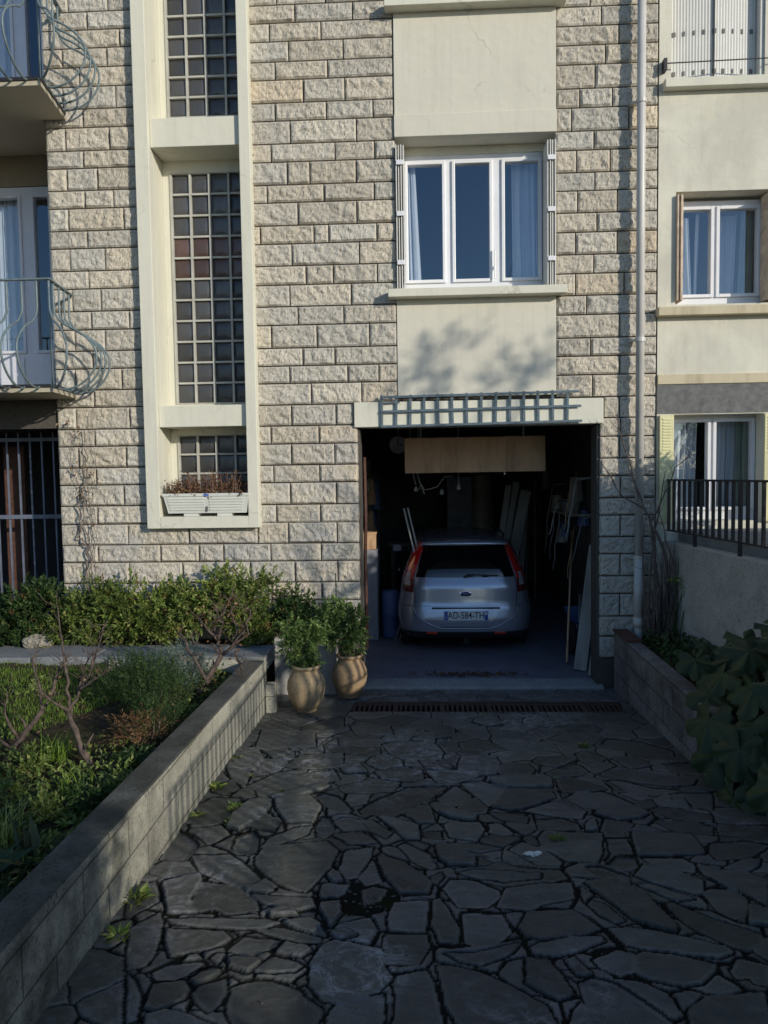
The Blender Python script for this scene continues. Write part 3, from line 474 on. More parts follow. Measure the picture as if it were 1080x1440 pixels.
def course(mb, cols, zt, zb, J, x0, x1, fl, fr, rs):
    xs = [x0] + [j for j in J if x0 + .05 < j < x1 - .05] + [x1]
    for i in range(len(xs) - 1):
        stone(mb, cols, xs[i], xs[i + 1], zb, zt, fl and i == 0, fr and i == len(xs) - 2, rs)
def stone_part(name, courses):
    mb = MB(); cols = []; rs = random.Random(hash(name) % 97 if False else len(name) * 13 + len(courses))
    for c in courses: course(mb, cols, *c, rs)
    o = obj(name, mb, 'stone', bld, smooth=False)
    a = o.data.color_attributes.new('tone', 'FLOAT_COLOR', 'POINT'); arr = np.ones((len(mb.v), 4), dtype=np.float32)
    for s, e, c in cols: arr[s:e, :3] = c
    a.data.foreach_set('color', arr.ravel()); return o
stone_part('stone_facing', [(zt, zb, J, -3.79, -2.80, True, False) for zt, zb, J in ZA])
stone_part('stone_facing', [(zt, zb, J, -3.79, -.645, True, zb > .4) for zt, zb, J in ZL])
cb = []
for zt, zb, J in ZB:
    zm = (zt + zb) / 2
    if zm > 2.95: x1, fr = -.22, 4.05 < zm < 5.5
    elif zm > 2.72: x1, fr = -.675, False
    else: x1, fr = -.645, True
    cb.append((zt, zb, J, -1.70, x1, False, fr))
stone_part('stone_facing', cb)
cc = []
for zt, zb, J in ZC:
    zm = (zt + zb) / 2
    if zm > 2.98: x0, fl = 1.385, 4.05 < zm < 5.5
    elif zm > 2.72: x0, fl = 1.865, False
    else: x0, fl = 1.83, True
    if zb > .02: cc.append((zt, zb, J, x0, 2.385, fl, False))
stone_part('stone_facing', cc)
# masonry behind the facing, with every opening
holes = [(-2.70, -1.77, 1.79, 9), (-.23, 1.40, 4.03, 5.62), (-.62, 1.80, -.4, 2.72), (-9, -3.79, 5.36, 9), (-9, -3.79, 3.12, 5.36), (-9, -3.79, .35, 2.75)]
mb = MB(); wall(mb, -8.5, 2.385, -.3, 9.0, .035, .30, holes)
obj('masonry', mb, 'mortar', bld)
# rendered panels
mb = MB(); mb.box(-.22, 1.385, .0, .30, 3.0, 4.0)
obj('rendered_panel', mb, 'plaster', bld, bevel=.006)
mb = MB(); mb.box(-.218, 1.383, -.012, .30, 5.80, 6.79).box(-.222, 1.387, -.026, .30, 5.58, 5.80)
obj('rendered_panel', mb, 'plaster', bld, bevel=.006)
mb = MB(); mb.box(-.67, 1.85, -.035, .30, 2.70, 2.955)
obj('garage_lintel', mb, 'trim', bld, bevel=.008)
mb = MB(); mb.box(-.30, 1.47, -.14, .26, 3.985, 4.065); obj('window_sill', mb, 'trim', bld, bevel=.006)
mb = MB(); mb.box(-.30, 1.47, -.14, .26, 6.78, 6.86); obj('window_sill', mb, 'trim', bld, bevel=.006)
mb = MB(); mb.box(-.22, 1.385, .2, .34, 6.87, 9); obj('rendered_panel', mb, 'plaster', bld)
# stair window surround
mb = MB()
mb.box(-2.83, -2.69, -.11, .0335, 1.69, 8.9).box(-1.77, -1.66, -.11, .0335, 1.69, 8.9).box(-2.69, -1.77, -.11, .0335, 1.69, 1.81)
mb.box(-2.706, -2.692, .034, .40, 1.79, 8.9).box(-1.768, -1.754, .034, .40, 1.79, 8.9).box(-2.69, -1.77, .034, .40, 1.76, 1.806)
sur = obj('stair_window_surround', mb, 'trim', bld, bevel=.006)
for a, b in ((5.55, 5.835), (2.735, 2.955)):
    mb = MB(); mb.box(-2.688, -1.772, -.055, .34, a, b); obj('cross_beam', mb, 'trim', sur, bevel=.006)
mb = MB(); mb.box(-2.69, -2.605, .30, .38, 1.82, 8.9); obj('rendered_strip', mb, 'trim', sur)
def block_window(z0, z1, rows, red=()):
    cw = .205; x0 = -2.60; n = 4; xe = x0 + n * cw + .01; rh = (z1 - z0) / rows
    mb = MB()
    for i in range(n + 1):
        x = x0 + i * cw; mb.box(x - .011, x + .011, .285, .345, z0, z1)
    for j in range(rows + 1):
        z = z0 + j * rh
        for i in range(n): mb.box(x0 + i * cw + .011, x0 + (i + 1) * cw - .011, .288, .345, max(z0, z - .010), min(z1, z + .010))
    o = obj('glass_block_window', mb, 'joint', bld)
    mb = MB()
    for j in range(rows):
        mb.mi = 1 if j in red else 0
        for i in range(n):
            a, b, c, d = x0 + i * cw + .015, x0 + (i + 1) * cw - .015, z0 + j * rh + .014, z0 + (j + 1) * rh - .014
            y0, y1 = .318, .305
            P = []
            for q in range(7):
                rw = []
                for p in range(7):
                    u, v_ = p / 6, q / 6; k = min(1, 5 * min(u, 1 - u)) * min(1, 5 * min(v_, 1 - v_))
                    rw.append((a + (b - a) * u, y0 + (y1 - y0) * k + rng.uniform(-.0006, .0006), c + (d - c) * v_))
                P.append(rw)
            mb.grid(P)
    obj('glass_blocks', mb, ['gblock', 'gblockred'], o, smooth=True)
block_window(5.99, 8.46, 12); block_window(3.0, 5.42, 11, red=(6, 7)); block_window(1.84, 2.665, 4)
mb = MB(); mb.box(-2.605, -1.77, .30, .36, 5.42, 5.56)
obj('rendered_strip', mb, 'trim', sur)
for a, b in ((2.665, 2.74), (2.95, 3.0), (5.83, 5.99)): mb = MB(); mb.box(-2.605, -1.77, .30, .36, a, b); obj('rendered_strip', mb, 'trim', sur)

def window(parent, name, x0, x1, z0, z1, Y, panes, mat='white', panel_z=None, t=.05):
    """fixed frame, a sash ring per pane, the glass as sub-part"""
    mb = MB(); z0p = min(p[2] for p in panes); z1p = max(p[3] for p in panes)
    wall(mb, x0, x1, z0, z1, Y + .012, Y + .07, [p for p in panes])
    for a, b, c, d in panes:
        s = .034
        for bx in ((a - s, a - .001, c - s, d + s), (b + .001, b + s, c - s, d + s), (a - .001, b + .001, c - s, c - .001), (a - .001, b + .001, d + .001, d + s)):
            mb.box(bx[0], bx[1], Y - .012, Y + .012 - .002, bx[2], bx[3])
    o = obj(name, mb, mat, parent, bevel=.004)
    g = MB()
    for a, b, c, d in panes:
        g.box(a - .004, b + .004, Y + .030, Y + .036, c - .004, d + .004)
    obj('pane', g, 'pane', o)
    return o
def curtain(parent, x0, x1, x0b, x1b, z0, z1, Y, mat='curtain', folds=5, amp=.02, name='curtain'):
    P = []; n = folds * 8
    for j in range(9):
        v_ = j / 8; a = x0b + (x0 - x0b) * v_; b = x1b + (x1 - x1b) * v_
        P.append([(a + (b - a) * (i / n + .35 / folds * math.sin(i * .31 + x0 * 9)), Y + amp * (.6 + .5 * math.sin(i * .23 + x0 * 5)) * math.sin(i / 8 * 2 * math.pi + .8 * math.sin(v_ * 2.2 + i * .05)) + .004 * math.sin(i * 1.7), z0 + (z1 - z0) * v_) for i in range(n + 1)])
    mb = MB(); mb.grid(P); return obj(name, mb, mat, parent, smooth=True)
def room(parent, x0, x1, y0, y1, z0, z1, mat='room'):
    mb = MB()
    mb.add([(x0, y0, z0), (x1, y0, z0), (x1, y1, z0), (x0, y1, z0), (x0, y0, z1), (x1, y0, z1), (x1, y1, z1), (x0, y1, z1)],
           [(0, 1, 2, 3), (7, 6, 5, 4), (1, 5, 6, 2), (2, 6, 7, 3), (3, 7, 4, 0)])
    return obj('room_interior', mb, mat, parent)
wn = window(bld, 'window', -.150, 1.32, 4.12, 5.50, .25, [(-.095, .26, 4.235, 5.405), (.395, .745, 4.235, 5.405), (.905, 1.25, 4.235, 5.405)])
room(bld, -.4, 1.6, .33, 2.4, 3.9, 5.75)
curtain(wn, -.12, -.02, -.12, .04, 4.15, 5.45, .36, folds=3); curtain(wn, .98, 1.30, .99, 1.34, 4.15, 5.48, .40, folds=7, amp=.015)
mb = MB(); mb.box(.785, .80, .20, .215, 4.22, 4.52).box(.78, .805, .215, .24, 4.32, 4.35); obj('window_handle', mb, 'white', wn, bevel=.003)
mb = MB(); mb.box(-.155, 1.325, .22, .30, 4.066, 4.12); obj('window_rail', mb, 'trim', bld); mb = MB(); mb.box(-.219, 1.384, .24, .30, 5.50, 5.578); obj('window_rail', mb, 'trim', bld)
for xs_, s in ((-.205, 1), (1.37, -1)):
    mb = MB()
    for k in range(4): mb.box(xs_ + s * k * .024 - .006, xs_ + s * k * .024 + .006, -.045 + .012 * (k % 2), .225, 4.085, 5.50)
    o = obj('folding_shutter', mb, 'shutgrey', bld, bevel=.002); mb = MB()
    for z in (4.32, 4.8, 5.3): mb = MB(); mb.box(min(xs_, xs_ + s * .075), max(xs_, xs_ + s * .075), -.062, -.047, z, z + .045); obj('hinge', mb, 'white', o, bevel=.002)
# loggia side of the building (left)
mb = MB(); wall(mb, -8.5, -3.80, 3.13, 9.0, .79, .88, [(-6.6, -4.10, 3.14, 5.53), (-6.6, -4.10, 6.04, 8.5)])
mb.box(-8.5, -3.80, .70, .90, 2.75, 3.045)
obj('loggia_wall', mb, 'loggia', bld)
mb = MB(); mb.box(-3.805, -3.797, .04, .90, .45, 9); obj('loggia_reveal', mb, 'mortar', bld)
for zz in (3.14, 6.035):
    o = window(bld, 'french_window', -6.6, -4.10, zz, zz + 2.385, .80,
        [(-5.35, -4.95, zz + .55, zz + 2.265), (-4.88, -4.535, zz + .55, zz + 2.265), (-4.35, -4.185, zz + .55, zz + 2.265)], 'lilac')
    for a, b in ((-5.35, -4.95), (-4.88, -4.535), (-4.35, -4.185)):
        mb = MB(); mb.box(a, b, .795, .809, zz + .09, zz + .47); obj('door_panel', mb, 'lilac', o, bevel=.006)
    curtain(o, -4.95, -4.56, -4.95, -4.56, zz + .1, zz + 2.3, .93, folds=9, amp=.02)
    room(bld, -6.8, -4.05, .885, 3, zz, zz + 2.4)
# ground floor opening behind bars
room(bld, -8, -3.80, .31, 3.2, .3, 2.745)
mb = MB(); mb.box(-8.5, -3.8, .7, .8, .3, .62); obj('door_threshold', mb, 'redboard', bld)
mb = MB(); mb.box(-4.95, -4.70, 1.0, 1.04, .6, 2.6); obj('inner_door', mb, 'redboard', bld)
g = thing('security_grille', 'dark vertical bar grille across the shaded ground floor opening at the left', 'grille', (-4.8, .62, .55))
mb = MB()
for x in np.arange(-6.16, -3.9, .1345): mb.box(x - .009, x + .009, .60, .618, .58, 2.74)
obj('bars', mb, 'grillebar', g)
mb = MB(); mb.box(-6.3, -3.81, .585, .599, 1.765, 1.81); mb.box(-6.3, -3.81, .585, .599, 2.64, 2.68); obj('rail', mb, 'grillebar', g)
# balconies
def balcony(zs):
    X0, XF, XB, YF = -7.0, -3.47, -3.57, -.72
    mb = MB(); v = []
    for z in (zs, zs + .07): v += [(X0, .89, z), (X0, YF, z), (XF, YF, z), (XB, 0, z), (XB, -.03, z), (-3.81, -.03, z), (-3.81, .89, z)]
    n = 7; fs = [tuple(range(n)), tuple(range(2 * n - 1, n - 1, -1))] + [(i, i + n, (i + 1) % n + n, (i + 1) % n) for i in range(n)]
    mb.add(v, fs)
    o = obj('balcony', mb, 'balc', bld, bevel=.004)
    mb = MB(); mb.box(X0, XF - .02, YF - .012, YF - .001, zs + .045, zs + .075); mb.obox((XF + .008, YF, zs + .06), (XB + .008, -.03, zs + .06), .012, .03)
    obj('edge_strip', mb, 'blackiron', o)
    mb = MB(); zt = zs + 1.055
    mb.obox((X0, YF, zt), (XF + .015, YF, zt), .045, .016); mb.obox((XF, YF - .02, zt), (XB, -.04, zt), .045, .016)
    mb.obox((XB, -.04, zt - .01), (XB - .16, -.03, zt - .09), .03, .012)
    obj('handrail', mb, 'teal', o, bevel=.002)
    prof = [(0, 1.045), (0, .80), (.02, .74), (.085, .66), (.20, .60), (.31, .52), (.385, .42), (.40, .33), (.375, .23), (.30, .13), (.19, .06), (.07, .035), (.015, .05)]
    pr = []
    for i in range(len(prof) - 1):      # smooth the profile
        p0 = prof[max(i - 1, 0)]; p1 = prof[i]; p2 = prof[i + 1]; p3 = prof[min(i + 2, len(prof) - 1)]
        for t in (0, .25, .5, .75):
            pr.append(tuple(.5 * ((2 * p1[k]) + (-p0[k] + p2[k]) * t + (2 * p0[k] - 5 * p1[k] + 4 * p2[k] - p3[k]) * t * t + (-p0[k] + 3 * p1[k] - 3 * p2[k] + p3[k]) * t ** 3) for k in (0, 1)))
    pr.append(prof[-1])
    xs = np.arange(XF - .12, X0, -.145)
    for x in xs:
        mb = MB(); mb.tube([(x, YF - q, zs + h) for q, h in pr], .0105, 6); obj('baluster', mb, 'teal', o, smooth=True)
    for y in (-.60, -.44, -.29, -.14):
        t = (y - YF) / (0 - YF); x = XF + (XB - XF) * t
        mb = MB(); mb.tube([(x + q, y, zs + h) for q, h in pr], .0105, 6); obj('baluster', mb, 'teal', o, smooth=True)
    mb = MB(); mb.tube([(XF, YF, zs + 1.05), (XF + .004, YF - .004, zs + .5), (XF + .002, YF, zs + .05)], .009, 6)
    mb.tube([(XF + q * .7, YF - q * .7, zs + h) for q, h in pr], .0105, 6)
    obj('corner_post', mb, 'teal', o, smooth=True)
balcony(3.05); balcony(5.87)
# garage interior
mb = MB()
X0, X1, Y0, Y1, Z1 = -1.15, 2.28, .30, 6.6, 2.86
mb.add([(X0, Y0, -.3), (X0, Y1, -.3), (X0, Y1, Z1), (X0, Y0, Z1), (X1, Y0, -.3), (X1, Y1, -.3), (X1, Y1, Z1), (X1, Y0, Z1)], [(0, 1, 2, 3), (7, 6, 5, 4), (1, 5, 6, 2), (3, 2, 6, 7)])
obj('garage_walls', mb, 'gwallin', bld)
mb = MB(); mb.box(X0, X1, .26, Y1, -.2, -.002); obj('garage_floor', mb, 'epoxy', bld)
mb = MB(); mb.box(-.63, 1.86, -.05, .255, -.15, .010); obj('garage_threshold', mb, 'thresh', bld, bevel=.006)
mb = MB(); mb.tube([(-.60, .34, 2.4), (-.595, .34, 1.7), (-.605, .34, 1.3), (-.60, .34, .3)], .018, 6); obj('door_track', mb, 'redboard', bld)
mb = MB(); mb.box(-8.5, 2.385, 6.7, 6.9, -.3, 9); mb.box(-8.5, 2.385, .3, 6.7, 8.9, 9.0); mb.box(2.30, 2.385, .3, 6.7, -.3, 9); mb.box(-8.6, -8.5, .3, 6.7, -.3, 9)
obj('rear_walls', mb, 'nplaster', bld)

# ================================================================== NEIGHBOURING BUILDING
nb = thing('neighbouring_building', 'cream plastered building with pale yellow and folded shutters to the right of the drainpipe', 'building', (4.5, .2, 0))
mb = MB(); wall(mb, 2.388, 8.5, -.3, 9.0, -.002, .40, [(2.50, 3.40, 6.03, 7.6), (2.56, 3.52, 3.865, 4.965), (2.545, 3.44, 1.70, 2.775), (4.9, 5.9, 3.9, 4.9), (4.9, 5.9, 6.03, 7.3), (4.9, 5.9, 1.7, 2.77)])
mb.box(2.388, 8.5, .41, .5, 5.2, 5.3)
obj('plaster_wall', mb, 'nplaster', nb)
mb = MB(); mb.box(2.389, 8.5, -.008, -.0025, 2.785, 3.075); obj('roughcast_band', mb, 'darkrender', nb)
mb = MB(); mb.box(2.389, 8.5, -.022, -.0025, 3.078, 3.175); obj('string_course', mb, 'sill', nb, bevel=.004)
for a, b, c in ((2.42, 6.7, 5.985), (2.37, 6.7, 3.80)):
    mb = MB(); mb.box(a, 3.95, -.10, .1, c - .055, c + .03); obj('window_sill', mb, 'trim' if c > 5 else 'sill', nb, bevel=.006)
# closed concertina shutter
mb = MB(); xs = np.linspace(2.51, 3.36, 60); P = []
for z in (6.035, 7.6):
    P.append([(x, .06 + (.004 if i % 2 else 0) + .05 * abs(((x - 2.51) / .425) % 2 - 1), z) for i, x in enumerate(xs)])
mb.grid(P); mb.box(3.362, 3.398, .02, .14, 6.035, 7.6)
sh = obj('folding_shutter', mb, 'shutgrey', nb); mb = MB()
for z in (6.12, 6.50):
    for x in np.linspace(2.56, 3.31, 9):
        y = .05 + .05 * abs(((x - 2.51) / .425) % 2 - 1); w_ = .005 + .013 * abs(((x - 2.51) / .2125) % 2 - 1)
        mb.box(x - w_, x + w_, y + .004, y + .010, z, z + .042)
obj('vent_slots', mb, 'hole', sh)
mb = MB(); mb.box(2.93, 2.937, .04, .10, 6.035, 7.6); obj('shutter_joint', mb, 'hole', sh)
mb = MB(); mb.tube([(2.41, -.07, 6.165), (3.9, -.07, 6.185)], .006, 6); mb.box(2.41, 2.44, -.085, -.004, 6.10, 6.21); obj('wire_rail', mb, 'blackiron', nb)
wn = window(nb, 'window', 2.60, 3.49, 3.90, 4.93, .18, [(2.645, 2.965, 4.0, 4.84), (3.055, 3.43, 4.0, 4.84)])
room(nb, 2.4, 3.7, .25, 2, 3.7, 5.0)
curtain(wn, 2.72, 2.80, 2.75, 2.84, 3.95, 4.8, .30, folds=2); curtain(wn, 2.86, 2.91, 2.84, 2.88, 3.95, 4.85, .31, folds=2); curtain(wn, 3.06, 3.10, 3.06, 3.11, 3.95, 4.85, .3, folds=1)
curtain(wn, 3.33, 3.45, 3.30, 3.45, 3.95, 4.85, .30, 'greencurtain', folds=3); curtain(wn, 3.08, 3.33, 3.08, 3.30, 3.95, 4.85, .42, folds=6)
mb = MB()
for k in range(4): mb.box(2.562 + k * .017, 2.574 + k * .017, -.045 + .02 * (k % 2), .16, 3.90, 4.93)
obj('folding_shutter', mb, 'shutnb', nb, bevel=.003)
mb = MB()
for k in range(2): mb.box(3.452 + k * .02, 3.467 + k * .02, -.10, .16, 3.90, 4.94)
obj('folding_shutter', mb, 'shutnb', nb, bevel=.003)
wn = window(nb, 'french_window', 2.575, 3.437, 1.702, 2.775, .18, [(2.60, 2.955, 1.83, 2.705), (3.045, 3.40, 1.83, 2.705)], 'white')
room(nb, 2.4, 3.7, .25, 2, 1.6, 2.8)
curtain(wn, 2.62, 2.90, 2.60, 2.88, 1.8, 2.72, .34, folds=7, amp=.025); curtain(wn, 3.06, 3.36, 3.05, 3.34, 1.8, 2.72, .36, 'curtain', folds=6); curtain(wn, 3.30, 3.45, 3.30, 3.45, 1.8, 2.72, .30, 'greencurtain', folds=4)
for a, b in ((2.405, 2.545), (3.435, 3.95)):
    mb = MB(); mb.box(a, b, -.045, -.010, 1.69, 2.77)
    o = obj('hinged_shutter', mb, 'shutyel', nb, bevel=.004); mb = MB()
    for z in np.arange(2.42, 2.72, .03): mb.box(a + .03, b - .03, -.052, -.046, z, z + .012)
    for z in (1.74, 2.38, 2.73): mb.box(a + .02, b - .02, -.050, -.046, z, z + .008)
    obj('louvres', mb, 'shutyel', o)
mb = MB(); mb.box(2.388, 8.5, 6.7, 6.9, -.3, 9); mb.box(2.388, 8.5, .41, 6.7, 8.9, 9.0); mb.box(8.4, 8.5, .41, 6.7, -.3, 8.9); obj('rear_walls', mb, 'nplaster', nb)
# terrace and boundary wall
def Xw(y): return 2.44 - .085 * y
def Zw(y): return 1.50 - .012 * y + (0.04 * max(0, -y - 4.5))
mb = MB(); v = []
ys = [-.004, -1, -2, -3, -4, -5, -6, -7, -8.1, -8.78]
for y in ys: v += [(Xw(y), y, -.3), (Xw(y), y, Zw(y)), (Xw(y) + .16, y, Zw(y)), (Xw(y) + .16, y, -.3)]
fs = []
for i in range(len(ys) - 1):
    a = i * 4; b = a + 4
    fs += [(a, b, b + 1, a + 1), (a + 1, b + 1, b + 2, a + 2), (a + 2, b + 2, b + 3, a + 3)]
fs += [(0, 1, 2, 3), tuple(len(v) - 4 + k for k in (3, 2, 1, 0))]
mb.add(v, fs); tag(obj('boundary_wall', mb, 'nwall', bevel=.006), 'grey rendered boundary wall carrying the iron railing on the right', 'wall')
mb = MB(); mb.add([(Xw(0) + .17, -.012, 1.62), (8, -.012, 1.62), (8, -3.5, 1.62), (Xw(-3.5) + .17, -3.5, 1.62), (Xw(0) + .17, -.012, -.3), (8, -.012, -.3), (8, -3.5, -.3), (Xw(-3.5) + .17, -3.5, -.3)],
    [(0, 3, 2, 1), (0, 4, 7, 3), (3, 7, 6, 2), (0, 1, 5, 4), (1, 2, 6, 5)])
tag(obj('terrace', mb, 'flag'), kind='structure')
ra = thing('iron_railing', 'dark iron bar railing standing on the boundary wall at the right', 'railing', (2.5, -4, 1.5))
mb = MB(); hb = .115; ht = .62
L = [-.03] + [-.5 * k for k in range(1, 17)]
for h, tt in ((hb, .014), (ht, .018)):
    mb = MB()
    for i in range(len(L) - 1):
        a, b = L[i], L[i + 1]; mb.obox((Xw(a) + .05, a, Zw(a) + h), (Xw(b) + .05, b - .002, Zw(b) + h), .035, tt)
    obj('rail', mb, 'blackiron', ra)
y = -.06; k = 0
mb = MB(); mp = MB()
while y > -8.0:
    if k % 7 == 5: mp = MB(); mp.box(Xw(y) + .036, Xw(y) + .064, y - .014, y + .014, Zw(y) - .01, Zw(y) + ht - .012); obj('post', mp, 'blackiron', ra)
    else: mb.box(Xw(y) + .038, Xw(y) + .062, y - .012, y + .012, Zw(y) + hb, Zw(y) + ht)
    y -= .118; k += 1
obj('bars', mb, 'blackiron', ra)
# drainpipe
mb = MB(); mb.tube([(2.185, -.115, 8.9), (2.185, -.115, 1.33)], .041, 20); dp = None
d = thing('drainpipe', 'pale grey drainpipe running down the right end of the stone facade', 'drainpipe', (2.185, -.115, .5))
obj('upper_pipe', mb, 'pipe', d, smooth=True); mb = MB(); mb.tube([(2.185, -.115, 1.345), (2.185, -.115, .66)], .049, 20); mb.tube([(2.185, -.115, .74), (2.185, -.115, .64)], .053, 20); mb.tube([(2.185, -.115, .65), (2.185, -.12, .45)], .04, 16); obj('lower_pipe', mb, 'pipe', d, smooth=True)
for z in (5.80, 3.51, 1.345):
    mb = MB(); mb.tube([(2.185, -.115, z - .02), (2.185, -.115, z + .02)], .050, 20); mb.box(2.10, 2.14, -.10, .0, z - .008, z + .008); obj('pipe_collar', mb, 'pipe', d)
# trellis
mb = MB(); t = thing('wooden_trellis', 'grey blue wooden lattice trellis fixed across the garage lintel', 'trellis', (.6, -.1, 2.7))
def tz(x): return .012 * (x - .6)
for z, x0, x1 in ((3.01, -.40, 1.60), (2.865, -.39, 1.62), (2.715, -.395, 1.63)):
    mb.obox((x0, -.070, z + tz(x0)), (x1, -.066, z + tz(x1)), .012, .024)
obj('slats', mb, 'tealwood', t, bevel=.002); mb = MB()
for i in range(14):
    x = -.385 + i * .1438 - .0; mb.obox((x, -.054, 2.70 + tz(x)), (x + .008 * math.sin(i), -.054, 3.03 + tz(x)), .026, .012, (0, 1, 0))
mb.obox((-.37, -.056, 2.94), (-.20, -.056, 2.945), .012, .016)
obj('uprights', mb, 'tealwood', t, bevel=.002)
# window box
t = thing('window_box', 'off white plastic window box standing in the stair window', 'planter', (-2.2, -.02, 1.81))
mb = MB(); a0, a1, b0, b1 = -2.61, -1.79, -2.655, -1.755
def ringbox(mb, lo, hi, z0, z1, th):
    pass
v = [(a0, -.09, 1.845), (a1, -.09, 1.845), (a1, .10, 1.845), (a0, .10, 1.845), (b0, -.115, 2.045), (b1, -.115, 2.045), (b1, .13, 2.045), (b0, .13, 2.045),
     (b0 + .012, -.103, 2.045), (b1 - .012, -.103, 2.045), (b1 - .012, .118, 2.045), (b0 + .012, .118, 2.045), (b0 + .02, -.095, 1.99), (b1 - .02, -.095, 1.99), (b1 - .02, .11, 1.99), (b0 + .02, .11, 1.99)]
mb.add(v, [(0, 3, 2, 1), (0, 1, 5, 4), (1, 2, 6, 5), (2, 3, 7, 6), (3, 0, 4, 7), (4, 5, 9, 8), (5, 6, 10, 9), (6, 7, 11, 10), (7, 4, 8, 11), (8, 9, 13, 12), (9, 10, 14, 13), (10, 11, 15, 14), (11, 8, 12, 15), (12, 13, 14, 15)])
mb.box(-2.45, -2.3, -.08, .09, 1.812, 1.844); mb.box(-2.1, -1.95, -.08, .09, 1.812, 1.844)
obj('trough', mb, 'plastic', t); mb = MB()
for k in range(5):
    z = 1.875 + k * .028; y = -.092 - (z - 1.845) * .125; e = (z - 1.845) * .225
    for x0, x1 in ((a0 + .03 - e, -2.225), (-2.175, a1 - .05 + e)): mb.box(x0, x1, y - .006, y, z, z + .018)
mb.box(b0 - .004, b1 + .004, -.122, -.1155, 2.02, 2.05)
obj('ribs', mb, 'plastic', t, bevel=.002)
mb = MB(); mb.box(-2.205, -2.19, -.112, -.098, 1.865, 1.915); obj('latch', mb, 'hole', t)
mb = MB(); mb.lathe([(0, 0), (.028, 0), (.028, .003), (0, .003)], n=20); mb.v = [(x * 1.1 - 2.20, -.1225 - z, y * .55 + 2.033) for x, y, z in mb.v]; obj('sticker', mb, 'blue', t)
# ================================================================== GROUND AND PAVING
def zg(y): return .05 * (-y - .8) + .04
mb = MB(); mb.add([(-300, -300, -.32), (300, -300, -.32), (300, 300, -.32), (-300, 300, -.32)], [(0, 1, 2, 3)])
struct('ground', mb, 'ground', origin=(0, 0, -.32))
mb = MB(); mb.box(-40, 40, -11.2, -8.6, -.3, .44); struct('pavement', mb, 'flag', bevel=.02)
mb = MB(); mb.box(-40, 40, -19, -11.205, -.3, .31); struct('road', mb, 'asphalt')
def fbm(x, y, seed, octs=5, f=1.0, gain=.55):
    """cheap value noise on numpy arrays"""
    r = np.random.default_rng(seed); T = r.random((256, 256)); out = np.zeros_like(x); a = 1.; tot = 0
    for o in range(octs):
        xx = x * f + 17.3 * o; yy = y * f + 9.1 * o; ix = np.floor(xx).astype(int); iy = np.floor(yy).astype(int); fx = xx - ix; fy = yy - iy
        fx = fx * fx * (3 - 2 * fx); fy = fy * fy * (3 - 2 * fy)
        g = lambda i, j: T[i & 255, j & 255]
        out += a * ((g(ix, iy) * (1 - fx) + g(ix + 1, iy) * fx) * (1 - fy) + (g(ix, iy + 1) * (1 - fx) + g(ix + 1, iy + 1) * fx) * fy); tot += a; a *= gain; f *= 2.03
    return out / tot - .5
